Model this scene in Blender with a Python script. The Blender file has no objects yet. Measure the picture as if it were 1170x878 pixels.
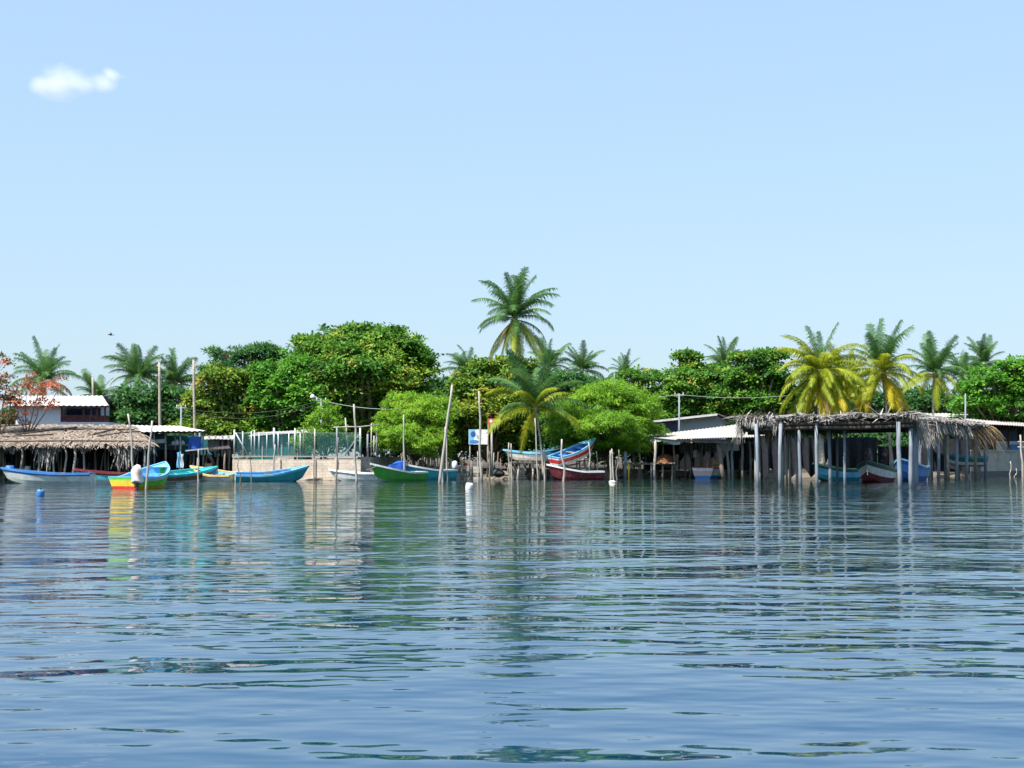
import bpy, math, random
import numpy as np
from mathutils import Vector, Matrix

R = math.radians
random.seed(11)
rng = np.random.default_rng(11)
SC = bpy.context.scene
COL = SC.collection

# ------------------------------------------------------------------ camera
FPX, CX, CY, HZ, CAMH = 1600.0, 585.0, 439.0, 523.0, 1.7
CAMY = 42.4                      # the camera stands this far in front of the world's Y = 0
PITCH = math.atan((HZ - CY) / FPX)
cam = bpy.data.cameras.new('camera')
cam.sensor_fit = 'HORIZONTAL'; cam.sensor_width = 36.0
cam.lens = 36.0 * FPX / 1170.0
cam.clip_start = 0.1; cam.clip_end = 9000.0
camo = bpy.data.objects.new('camera', cam); COL.objects.link(camo)
camo.location = (0, -CAMY, CAMH); camo.rotation_euler = (R(90) + PITCH, 0, 0)
SC.camera = camo

# ------------------------------------------------------------------ sky, sun, exposure
SUN_EL, SUN_AZ = 58.0, 228.0        # azimuth clockwise from +Y: sun behind the camera, to the left
w = bpy.data.worlds.new('World'); SC.world = w; w.use_nodes = True
nt = w.node_tree; bg = nt.nodes['Background']
sky = nt.nodes.new('ShaderNodeTexSky'); sky.sky_type = 'NISHITA'; sky.sun_disc = False
sky.sun_elevation = R(SUN_EL); sky.sun_rotation = R(SUN_AZ)
sky.altitude = 0; sky.air_density = 1.75; sky.dust_density = 0.5; sky.ozone_density = 2.5
gam = nt.nodes.new('ShaderNodeGamma'); gam.inputs[1].default_value = 0.32          # hazy, even tropical sky
tin = nt.nodes.new('ShaderNodeMix'); tin.data_type = 'RGBA'; tin.blend_type = 'MULTIPLY'; tin.inputs[0].default_value = 1.0
tin.inputs[7].default_value = (1.18, 1.54, 1.98, 1)
nt.links.new(sky.outputs[0], gam.inputs[0]); nt.links.new(gam.outputs[0], tin.inputs[6]); nt.links.new(tin.outputs[2], bg.inputs[0])
bg.inputs[1].default_value = 0.15
sd = bpy.data.lights.new('sun', 'SUN'); sd.energy = 4.8; sd.angle = R(0.53); sd.color = (1.0, 0.95, 0.87)
so = bpy.data.objects.new('sun', sd); COL.objects.link(so)
_s = Vector((math.sin(R(SUN_AZ)) * math.cos(R(SUN_EL)), math.cos(R(SUN_AZ)) * math.cos(R(SUN_EL)), math.sin(R(SUN_EL))))
so.rotation_euler = _s.to_track_quat('Z', 'Y').to_euler(); so.location = (0, -20, 60)
SC.view_settings.view_transform = 'Standard'; SC.view_settings.look = 'None'
SC.view_settings.exposure = 1.0; SC.view_settings.gamma = 1.0
SC.render.engine = 'CYCLES'
SC.cycles.use_denoising = True
SC.cycles.max_bounces = 8; SC.cycles.volume_bounces = 4; SC.cycles.transparent_max_bounces = 12
SC.cycles.caustics_reflective = False; SC.cycles.caustics_refractive = False
SC.cycles.sample_clamp_indirect = 4.0

# ------------------------------------------------------------------ helpers
def P(px, py, D):
    """pixel of the photograph -> world point at Y = D"""
    a = (px - CX) / FPX; b = (CY - py) / FPX
    t = (D + CAMY) / (math.cos(PITCH) - b * math.sin(PITCH))
    return Vector((a * t, D, CAMH + t * (math.sin(PITCH) + b * math.cos(PITCH))))
def PX(px, D, z=0.0):
    p = P(px, 520, D); return Vector((p.x, D, z))
def ppm(D): return FPX / (D + CAMY)
def near(D): return 1.6842 * D - CAMY if D < 66 else D

def tag(o, label=None, cat=None, group=None, kind=None):
    if label: o['label'] = label
    if cat: o['category'] = cat
    if group: o['group'] = group
    if kind: o['kind'] = kind
    return o
def thing(name, label, cat, loc=(0, 0, 0), rz=0.0, group=None):
    o = bpy.data.objects.new(name, None); COL.objects.link(o)
    o.empty_display_size = 0.2; o.location = loc; o.rotation_euler = (0, 0, rz)
    return tag(o, label, cat, group)

class MB:
    def __init__(s): s.v = []; s.f = []; s.m = []
    def add(s, verts, faces, mi=0):
        b = len(s.v); s.v.extend([tuple(x) for x in verts])
        for f in faces: s.f.append(tuple(b + i for i in f)); s.m.append(mi)
        return s
    def box(s, c, size, rz=0.0, mi=0, rot=None):
        c = Vector(c); hx, hy, hz = size[0]/2, size[1]/2, size[2]/2
        M = rot if rot is not None else Matrix.Rotation(rz, 3, 'Z')
        vs = [c + M @ Vector((x, y, z)) for z in (-hz, hz) for y in (-hy, hy) for x in (-hx, hx)]
        return s.add(vs, [(0,2,3,1),(4,5,7,6),(0,1,5,4),(2,6,7,3),(0,4,6,2),(1,3,7,5)], mi)
    def beam(s, a, b, wd, ht, mi=0):
        a = Vector(a); b = Vector(b); d = (b - a)
        q = d.to_track_quat('X', 'Z').to_matrix()
        return s.box((a + b) / 2, (d.length, wd, ht), rot=q, mi=mi)
    def tube(s, pts, rad, n=7, mi=0, cap=True):
        pts = [Vector(p) for p in pts]
        if not isinstance(rad, (list, tuple)): rad = [rad] * len(pts)
        vs = []; fs = []
        up = Vector((0.31, 0.17, 0.93))
        for i, p in enumerate(pts):
            t = (pts[min(i+1, len(pts)-1)] - pts[max(i-1, 0)]).normalized()
            u = t.cross(up)
            if u.length < 0.05: u = t.cross(Vector((1, 0, 0)))
            u.normalize(); v = t.cross(u)
            for k in range(n):
                a = 2 * math.pi * k / n
                vs.append(p + (u * math.cos(a) + v * math.sin(a)) * rad[i])
        for i in range(len(pts) - 1):
            for k in range(n):
                fs.append((i*n+k, i*n+(k+1) % n, (i+1)*n+(k+1) % n, (i+1)*n+k))
        if cap:
            fs.append(tuple(range(n-1, -1, -1))); fs.append(tuple((len(pts)-1)*n+k for k in range(n)))
        return s.add(vs, fs, mi)
    def lathe(s, c, prof, n=14, mi=0):
        c = Vector(c); vs = []; fs = []
        for r, z in prof:
            for k in range(n):
                a = 2*math.pi*k/n; vs.append(c + Vector((r*math.cos(a), r*math.sin(a), z)))
        for i in range(len(prof)-1):
            for k in range(n): fs.append((i*n+k, i*n+(k+1)%n, (i+1)*n+(k+1)%n, (i+1)*n+k))
        fs.append(tuple(range(n-1, -1, -1))); fs.append(tuple((len(prof)-1)*n+k for k in range(n)))
        return s.add(vs, fs, mi)
    def sheet(s, fn, nu, nv, mi=0):
        vs = [fn(i / nu, j / nv) for j in range(nv+1) for i in range(nu+1)]
        fs = [(j*(nu+1)+i, j*(nu+1)+i+1, (j+1)*(nu+1)+i+1, (j+1)*(nu+1)+i) for j in range(nv) for i in range(nu)]
        return s.add(vs, fs, mi)
    def build(s, name, mats, parent=None, smooth=False, origin=(0, 0, 0)):
        o3 = Vector(origin)
        me = bpy.data.meshes.new(name)
        me.from_pydata([tuple(Vector(v) - o3) for v in s.v], [], s.f)
        if not isinstance(mats, (list, tuple)): mats = [mats]
        for m in mats: me.materials.append(m)
        me.polygons.foreach_set('material_index', s.m)
        if smooth: me.polygons.foreach_set('use_smooth', [True] * len(s.f))
        me.update()
        o = bpy.data.objects.new(name, me); COL.objects.link(o)
        if parent: o.parent = parent
        else: o.location = o3
        return o

def np_obj(name, V, quads, m, parent=None, tint=None, tris=None, smooth=False):
    """fast mesh from numpy arrays; quads (n,4)"""
    me = bpy.data.meshes.new(name)
    n = len(quads); nt_ = 0 if tris is None else len(tris)
    me.vertices.add(len(V)); me.vertices.foreach_set('co', np.asarray(V, np.float32).ravel())
    idx = np.asarray(quads, np.int32).ravel()
    starts = np.arange(n, dtype=np.int32) * 4
    if nt_:
        idx = np.concatenate([idx, np.asarray(tris, np.int32).ravel()])
        starts = np.concatenate([starts, n*4 + np.arange(nt_, dtype=np.int32)*3])
    me.loops.add(len(idx)); me.loops.foreach_set('vertex_index', idx)
    me.polygons.add(n + nt_); me.polygons.foreach_set('loop_start', starts)
    if smooth: me.polygons.foreach_set('use_smooth', [True] * (n + nt_))
    me.update(calc_edges=True); me.validate()
    if tint is not None:
        at = me.attributes.new('tint', 'FLOAT', 'FACE')
        at.data.foreach_set('value', np.asarray(tint, np.float32))
    me.materials.append(m)
    o = bpy.data.objects.new(name, me); COL.objects.link(o)
    if parent: o.parent = parent
    return o

# ------------------------------------------------------------------ materials
def newmat(name):
    m = bpy.data.materials.new(name); m.use_nodes = True
    return m, m.node_tree, m.node_tree.nodes['Principled BSDF']
def mat(name, col, rough=0.7, var=0.25, scale=2.0, bump=0.3, bscale=18.0, metal=0.0, spec=0.4, stretch=(1, 1, 1), dirt=None, dirt_amt=0.35, dist=0.02):
    m, t, b = newmat(name)
    tc = t.nodes.new('ShaderNodeTexCoord'); mp = t.nodes.new('ShaderNodeMapping')
    mp.inputs['Scale'].default_value = stretch
    t.links.new(tc.outputs['Object'], mp.inputs[0])
    n1 = t.nodes.new('ShaderNodeTexNoise'); n1.inputs['Scale'].default_value = scale; n1.inputs['Detail'].default_value = 6
    n1.inputs['Roughness'].default_value = 0.65
    t.links.new(mp.outputs[0], n1.inputs[0])
    cr = t.nodes.new('ShaderNodeValToRGB')
    c0 = [max(0, c * (1 - var)) for c in col[:3]]; c1 = [min(1, c * (1 + var)) for c in col[:3]]
    cr.color_ramp.elements[0].position = 0.32; cr.color_ramp.elements[1].position = 0.68
    cr.color_ramp.elements[0].color = (*c0, 1); cr.color_ramp.elements[1].color = (*c1, 1)
    t.links.new(n1.outputs[0], cr.inputs[0]); out = cr.outputs[0]
    if dirt:
        n3 = t.nodes.new('ShaderNodeTexNoise'); n3.inputs['Scale'].default_value = scale * 2.3; n3.inputs['Detail'].default_value = 8
        n3.inputs['Roughness'].default_value = 0.75
        t.links.new(mp.outputs[0], n3.inputs[0])
        r3 = t.nodes.new('ShaderNodeValToRGB'); r3.color_ramp.elements[0].position = 0.5; r3.color_ramp.elements[1].position = 0.72
        r3.color_ramp.elements[1].color = (dirt_amt,) * 3 + (1,); r3.color_ramp.elements[0].color = (0, 0, 0, 1)
        t.links.new(n3.outputs[0], r3.inputs[0])
        mx = t.nodes.new('ShaderNodeMix'); mx.data_type = 'RGBA'
        t.links.new(r3.outputs[0], mx.inputs[0]); t.links.new(out, mx.inputs[6]); mx.inputs[7].default_value = (*dirt, 1)
        out = mx.outputs[2]
    t.links.new(out, b.inputs['Base Color'])
    n2 = t.nodes.new('ShaderNodeTexNoise'); n2.inputs['Scale'].default_value = bscale; n2.inputs['Detail'].default_value = 4
    t.links.new(mp.outputs[0], n2.inputs[0])
    bp = t.nodes.new('ShaderNodeBump'); bp.inputs['Strength'].default_value = bump; bp.inputs['Distance'].default_value = dist
    t.links.new(n2.outputs[0], bp.inputs['Height']); t.links.new(bp.outputs[0], b.inputs['Normal'])
    b.inputs['Roughness'].default_value = rough; b.inputs['Metallic'].default_value = metal
    b.inputs['Specular IOR Level'].default_value = spec
    return m
def leafmat(name, stops, rough=0.55, trans=0.32, spec=0.25):
    """stops: [(pos, rgb)...] along the per-leaf tint"""
    m, t, b = newmat(name)
    at = t.nodes.new('ShaderNodeAttribute'); at.attribute_name = 'tint'
    cr = t.nodes.new('ShaderNodeValToRGB'); el = cr.color_ramp.elements
    while len(el) < len(stops): el.new(0.5)
    for e, (p, c) in zip(el, stops): e.position = p; e.color = (*[min(0.7, 1.15 * x) for x in c], 1)
    t.links.new(at.outputs['Fac'], cr.inputs[0])
    t.links.new(cr.outputs[0], b.inputs['Base Color'])
    b.inputs['Roughness'].default_value = rough; b.inputs['Specular IOR Level'].default_value = spec
    tr = t.nodes.new('ShaderNodeBsdfTranslucent')
    hs = t.nodes.new('ShaderNodeHueSaturation'); hs.inputs['Value'].default_value = 1.5; hs.inputs['Hue'].default_value = 0.485
    t.links.new(cr.outputs[0], hs.inputs['Color']); t.links.new(hs.outputs[0], tr.inputs[0])
    mx = t.nodes.new('ShaderNodeMixShader'); mx.inputs[0].default_value = trans
    t.links.new(b.outputs[0], mx.inputs[1]); t.links.new(tr.outputs[0], mx.inputs[2])
    t.links.new(mx.outputs[0], t.nodes['Material Output'].inputs[0])
    return m

WOOD = mat('weathered_wood', (0.22, 0.18, 0.145), 0.85, 0.35, 2.5, 0.5, 14, stretch=(1, 1, 0.25))
WOODL = mat('pale_driftwood', (0.38, 0.35, 0.31), 0.85, 0.3, 2.5, 0.5, 14, stretch=(1, 1, 0.25), dirt=(0.16, 0.13, 0.10))
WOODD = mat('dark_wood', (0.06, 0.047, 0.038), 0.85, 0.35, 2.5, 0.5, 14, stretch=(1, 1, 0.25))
POSTG = mat('grey_post', (0.22, 0.25, 0.29), 0.8, 0.3, 2.0, 0.5, 14, stretch=(1, 1, 0.3), dirt=(0.12, 0.11, 0.10))
BARK = mat('palm_bark', (0.36, 0.31, 0.26), 0.9, 0.3, 4, 0.8, 8, stretch=(0.3, 0.3, 3))
BARKT = mat('tree_bark', (0.20, 0.16, 0.12), 0.9, 0.35, 3, 0.6, 9)
THATCH = mat('dry_thatch', (0.27, 0.215, 0.17), 0.95, 0.45, 3, 0.3, 20)
THATCHG = mat('grey_thatch', (0.29, 0.27, 0.25), 0.95, 0.5, 3, 0.3, 20)
THATCHB = mat('brown_thatch', (0.32, 0.22, 0.12), 0.95, 0.4, 3, 0.3, 20)
SAND = mat('sand', (0.15, 0.125, 0.095), 0.95, 0.25, 0.6, 0.5, 6, dirt=(0.14, 0.12, 0.09))
SOIL = mat('shade_dark_soil', (0.07, 0.055, 0.04), 0.95, 0.5, 1.5, 0.8, 8)  # soil darkened in place of shade under the trees
CONC = mat('concrete', (0.34, 0.31, 0.27), 0.9, 0.2, 1.2, 0.4, 14, dirt=(0.15, 0.14, 0.13))
TIN = mat('white_sheet_metal', (0.52, 0.52, 0.51), 0.5, 0.15, 0.8, 0.1, 10, dirt=(0.26, 0.18, 0.12), dirt_amt=0.75)
TINO = mat('weathered_sheet_metal', (0.38, 0.36, 0.34), 0.6, 0.15, 0.9, 0.1, 10, dirt=(0.26, 0.19, 0.14), dirt_amt=0.6)
GALV = mat('galvanised_steel', (0.40, 0.43, 0.45), 0.5, 0.1, 5, 0.1, 20, metal=0.2)
def paint(name, col, dirt_amt=0.6, rough=0.5):
    return mat(name, col, rough, 0.22, 1.9, 0.12, 9, dirt=(0.24, 0.21, 0.18), dirt_amt=dirt_amt, spec=0.5)
PT = {
 'white': paint('white_paint', (0.74, 0.75, 0.74)), 'offwhite': paint('off_white_paint', (0.60, 0.62, 0.60), 0.4),
 'blue': paint('blue_paint', (0.04, 0.19, 0.50)), 'sky': paint('light_blue_paint', (0.16, 0.47, 0.72)),
 'cyan': paint('cyan_paint', (0.10, 0.50, 0.60)), 'teal': paint('teal_paint', (0.02, 0.30, 0.36)),
 'aqua': paint('aqua_paint', (0.04, 0.46, 0.50)), 'deepteal': paint('deep_teal_paint', (0.01, 0.13, 0.16)),
 'green': paint('green_paint', (0.045, 0.29, 0.03)), 'dgreen': paint('dark_green_paint', (0.01, 0.09, 0.06)),
 'red': paint('red_paint', (0.55, 0.02, 0.02)), 'maroon': paint('maroon_paint', (0.15, 0.012, 0.022)),
 'yellow': paint('yellow_paint', (0.78, 0.50, 0.02)), 'ochre': paint('ochre_paint', (0.48, 0.33, 0.14)),
 'straw': paint('straw_paint', (0.62, 0.45, 0.16)), 'navy': paint('navy_paint', (0.02, 0.03, 0.09)), 'pink': paint('faded_pink_paint', (0.62, 0.42, 0.38)),
 'black': paint('black_paint', (0.02, 0.02, 0.022)), 'brown': paint('brown_paint', (0.18, 0.09, 0.06)),
 'lime': paint('lime_paint', (0.12, 0.60, 0.05)), 'dblue': paint('dark_blue_paint', (0.01, 0.07, 0.28)),
}
TARPB = mat('blue_tarpaulin', (0.015, 0.09, 0.42), 0.45, 0.2, 2, 0.5, 6)
CLOTHW = mat('pale_cloth', (0.68, 0.58, 0.56), 0.9, 0.2, 3, 0.5, 8)
NET_SHADE = mat('shade_black_net', (0.010, 0.012, 0.018), 0.9, 0.5, 4, 0.8, 12)  # net lowered to near-black so it carries the shed interiors' shade
def netmat(name, col, solid):
    m, t, b = newmat(name)
    b.inputs['Base Color'].default_value = (*col, 1); b.inputs['Roughness'].default_value = 0.8
    tr = t.nodes.new('ShaderNodeBsdfTransparent'); mx = t.nodes.new('ShaderNodeMixShader')
    n = t.nodes.new('ShaderNodeTexNoise'); n.inputs['Scale'].default_value = 1.3; n.inputs['Detail'].default_value = 5
    tc = t.nodes.new('ShaderNodeTexCoord'); t.links.new(tc.outputs['Object'], n.inputs[0])
    mr = t.nodes.new('ShaderNodeMapRange'); mr.inputs[3].default_value = solid - 0.2; mr.inputs[4].default_value = solid + 0.2
    t.links.new(n.outputs[0], mr.inputs[0]); t.links.new(mr.outputs[0], mx.inputs[0])
    t.links.new(tr.outputs[0], mx.inputs[1]); t.links.new(b.outputs[0], mx.inputs[2])
    t.links.new(mx.outputs[0], t.nodes['Material Output'].inputs[0])
    return m
NETG = netmat('green_shade_net', (0.03, 0.14, 0.14), 0.35)
# ------------------------------------------------------------------ water, shore, land
def wave_group():
    g = bpy.data.node_groups.new('wave_height', 'ShaderNodeTree')
    g.interface.new_socket('Vector', in_out='INPUT', socket_type='NodeSocketVector')
    g.interface.new_socket('Height', in_out='OUTPUT', socket_type='NodeSocketFloat')
    gi = g.nodes.new('NodeGroupInput'); go = g.nodes.new('NodeGroupOutput')
    prev = None
    #            scale xyz, amplitude, detail, rotation
    sp = g.nodes.new('ShaderNodeSeparateXYZ'); g.links.new(gi.outputs[0], sp.inputs[0])
    for sc, amp, det, rz, calm, rough in (((0.22, 0.40, 1), 0.105, 0.0, 6, 0.7, 1.6), ((0.72, 1.35, 1), 0.048, 0.8, -7, 0.85, 1.6), ((1.6, 3.1, 1), 0.024, 1.0, 9, 0.65, 1.2), ((3.6, 7.0, 1), 0.007, 0.5, -12, 0.6, 1.2)):
        mp = g.nodes.new('ShaderNodeMapping'); mp.vector_type = 'POINT'
        mp.inputs['Rotation'].default_value = (0, 0, R(rz)); mp.inputs['Scale'].default_value = sc
        n = g.nodes.new('ShaderNodeTexNoise'); n.inputs['Scale'].default_value = 1.0
        n.inputs['Detail'].default_value = det; n.inputs['Roughness'].default_value = 0.45
        g.links.new(gi.outputs[0], mp.inputs[0]); g.links.new(mp.outputs[0], n.inputs['Vector'])
        mu = g.nodes.new('ShaderNodeMath'); mu.operation = 'MULTIPLY'; mu.inputs[1].default_value = amp
        g.links.new(n.outputs[0], mu.inputs[0])
        # the breeze ripples the open lagoon more than the lee towards the viewer
        br = g.nodes.new('ShaderNodeMapRange'); br.inputs[1].default_value = -34; br.inputs[2].default_value = 14
        br.inputs[3].default_value = calm; br.inputs[4].default_value = rough; g.links.new(sp.outputs[1], br.inputs[0])
        m2 = g.nodes.new('ShaderNodeMath'); m2.operation = 'MULTIPLY'
        g.links.new(mu.outputs[0], m2.inputs[0]); g.links.new(br.outputs[0], m2.inputs[1]); mu = m2
        if prev is None: prev = mu
        else:
            ad = g.nodes.new('ShaderNodeMath'); ad.operation = 'ADD'
            g.links.new(prev.outputs[0], ad.inputs[0]); g.links.new(mu.outputs[0], ad.inputs[1]); prev = ad
    g.links.new(prev.outputs[0], go.inputs[0])
    return g
def water_mat():
    m, t, b = newmat('lagoon_water')
    g = wave_group(); geo = t.nodes.new('ShaderNodeNewGeometry'); E = 0.02
    hs = []
    for off in ((0, 0, 0), (E, 0, 0), (0, E, 0)):
        a = t.nodes.new('ShaderNodeVectorMath'); a.operation = 'ADD'; a.inputs[1].default_value = off
        t.links.new(geo.outputs['Position'], a.inputs[0])
        gn = t.nodes.new('ShaderNodeGroup'); gn.node_tree = g
        t.links.new(a.outputs[0], gn.inputs[0]); hs.append(gn)
    cx = t.nodes.new('ShaderNodeCombineXYZ'); cx.inputs[2].default_value = 1.0
    for k in (1, 2):
        s = t.nodes.new('ShaderNodeMath'); s.operation = 'SUBTRACT'
        t.links.new(hs[0].outputs[0], s.inputs[0]); t.links.new(hs[k].outputs[0], s.inputs[1])
        d = t.nodes.new('ShaderNodeMath'); d.operation = 'DIVIDE'; d.inputs[1].default_value = E
        t.links.new(s.outputs[0], d.inputs[0]); t.links.new(d.outputs[0], cx.inputs[k - 1])
    nn = t.nodes.new('ShaderNodeVectorMath'); nn.operation = 'NORMALIZE'
    t.links.new(cx.outputs[0], nn.inputs[0]); t.links.new(nn.outputs[0], b.inputs['Normal'])
    # bluer body towards the viewer fills in for sky reflection; murky olive water shoreward
    sy = t.nodes.new('ShaderNodeSeparateXYZ'); t.links.new(geo.outputs['Position'], sy.inputs[0])
    mr = t.nodes.new('ShaderNodeMapRange'); mr.inputs[1].default_value = -34; mr.inputs[2].default_value = 14
    t.links.new(sy.outputs[1], mr.inputs[0])
    cm = t.nodes.new('ShaderNodeMix'); cm.data_type = 'RGBA'; t.links.new(mr.outputs[0], cm.inputs[0])
    cm.inputs[6].default_value = (0.002, 0.036, 0.088, 1); cm.inputs[7].default_value = (0.006, 0.022, 0.022, 1)
    t.links.new(cm.outputs[2], b.inputs['Base Color'])
    b.inputs['Roughness'].default_value = 0.03; b.inputs['IOR'].default_value = 1.55
    b.inputs['Specular IOR Level'].default_value = 0.5
    return m
wo = MB()
xs = [-900, -300, -100, -50, 0, 50, 100, 300, 900]; ys = [-400, -60, -20, 10, 20, 40, 60, 100, 200]
wo.add([(x, y, 0) for y in ys for x in xs], [(j*9+i, j*9+i+1, (j+1)*9+i+1, (j+1)*9+i) for j in range(8) for i in range(8)])
tag(wo.build('water', water_mat()), 'rippled blue lagoon water reflecting trees and sky', kind='structure')

SH = [(-400, 61), (0, 61), (140, 62), (262, 64), (268, 62.6), (408, 62.6), (414, 64), (480, 71), (520, 69.5), (560, 68.5), (600, 70), (700, 70.5), (735, 74), (870, 75), (900, 78), (960, 78), (1040, 80), (1100, 84), (1170, 97), (1500, 118)]
def shoreD(px): return float(np.interp(px, [s[0] for s in SH], [s[1] for s in SH]))
def shoreY(x):
    lo = 60.0
    for _ in range(6): lo = shoreD(CX + FPX * x / (lo + CAMY))
    return lo
xs = np.unique(np.concatenate([np.linspace(-60, 60, 121), np.linspace(-900, -60, 20), np.linspace(60, 900, 20)]))
offs = [-6, -2.5, -1, 0, 0.6, 1.5, 3, 6, 12, 25, 60, 150, 400, 1500, 4000]
zz =   [-2.0, -0.9, -0.35, -0.02, 0.16, 0.35, 0.55, 0.7, 0.8, 0.8, 0.8, 0.8, 0.8, 0.8, 0.8]
V = []; 
for o_, z_ in zip(offs, zz):
    for x in xs:
        j = 0.12 * math.sin(x * 1.7 + o_) + 0.08 * math.sin(x * 4.1 + 2 * o_)
        V.append((x, shoreY(x) + o_ + (j if o_ < 10 else 0), z_ + (0.5 * j if 0 < o_ < 30 else 0)))
n = len(xs)
F = [(j*n+i, j*n+i+1, (j+1)*n+i+1, (j+1)*n+i) for j in range(len(offs)-1) for i in range(n-1)]
land = np_obj('ground', np.array(V), np.array(F), SAND, smooth=True)
land.data.materials.append(SOIL)
land.data.polygons.foreach_set('material_index', [0 if offs[k // (n - 1)] < 1.4 else 1 for k in range(len(F))])
tag(land, 'sandy shore ground behind the waterline', kind='structure')
GZ = 0.75

# ------------------------------------------------------------------ foliage
G_ALM = leafmat('almond_leaf', [(0.0, (0.016, 0.065, 0.010)), (0.45, (0.060, 0.180, 0.018)), (0.82, (0.175, 0.310, 0.032)), (0.94, (0.27, 0.28, 0.04)), (1.0, (0.34, 0.16, 0.05))])
G_ALMY = leafmat('yellowing_almond_leaf', [(0.0, (0.03, 0.085, 0.010)), (0.4, (0.085, 0.18, 0.018)), (0.75, (0.20, 0.28, 0.03)), (0.92, (0.34, 0.30, 0.04)), (1.0, (0.36, 0.17, 0.05))])
G_BRI = leafmat('bright_leaf', [(0.0, (0.025, 0.11, 0.010)), (0.5, (0.075, 0.23, 0.018)), (1.0, (0.16, 0.34, 0.035))])
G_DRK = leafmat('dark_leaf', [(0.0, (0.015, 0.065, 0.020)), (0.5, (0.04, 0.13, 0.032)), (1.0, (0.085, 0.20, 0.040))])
G_FEA = leafmat('feathery_leaf', [(0.0, (0.06, 0.16, 0.012)), (0.5, (0.15, 0.31, 0.022)), (1.0, (0.28, 0.42, 0.04))], trans=0.4)
G_ORG = leafmat('orange_leaf', [(0.0, (0.16, 0.10, 0.06)), (0.35, (0.07, 0.09, 0.03)), (0.55, (0.30, 0.13, 0.07)), (1.0, (0.55, 0.17, 0.07))], trans=0.4)
G_FAR = leafmat('far_leaf', [(0.0, (0.03, 0.08, 0.03)), (0.5, (0.05, 0.13, 0.04)), (1.0, (0.09, 0.17, 0.05))])
PF_G = leafmat('palm_frond', [(0.0, (0.020, 0.080, 0.028)), (0.5, (0.05, 0.14, 0.035)), (1.0, (0.20, 0.27, 0.06))])
PF_M = leafmat('sunny_palm_frond', [(0.0, (0.09, 0.16, 0.012)), (0.5, (0.22, 0.28, 0.015)), (1.0, (0.48, 0.42, 0.03))], trans=0.35)
PF_Y = leafmat('yellow_palm_frond', [(0.0, (0.26, 0.26, 0.015)), (0.5, (0.46, 0.38, 0.018)), (1.0, (0.68, 0.47, 0.02))], trans=0.35)
PF_B = leafmat('dry_palm_frond', [(0.0, (0.12, 0.08, 0.03)), (0.5, (0.22, 0.14, 0.06)), (1.0, (0.34, 0.25, 0.10))])

def unit(a): return a / np.maximum(np.linalg.norm(a, axis=-1, keepdims=True), 1e-6)
def leaf_quads(pos, nrm, tdir, L, W):
    t = unit(tdir - (tdir * nrm).sum(1, keepdims=True) * nrm); b = np.cross(nrm, t)
    L = L[:, None]; W = W[:, None]
    V = np.stack([pos - t*L*0.5, pos + b*W*0.5 + t*L*0.1, pos + t*L*0.5, pos - b*W*0.5 + t*L*0.1], 1).reshape(-1, 3)
    return V, np.arange(len(pos)*4).reshape(-1, 4)

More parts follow.
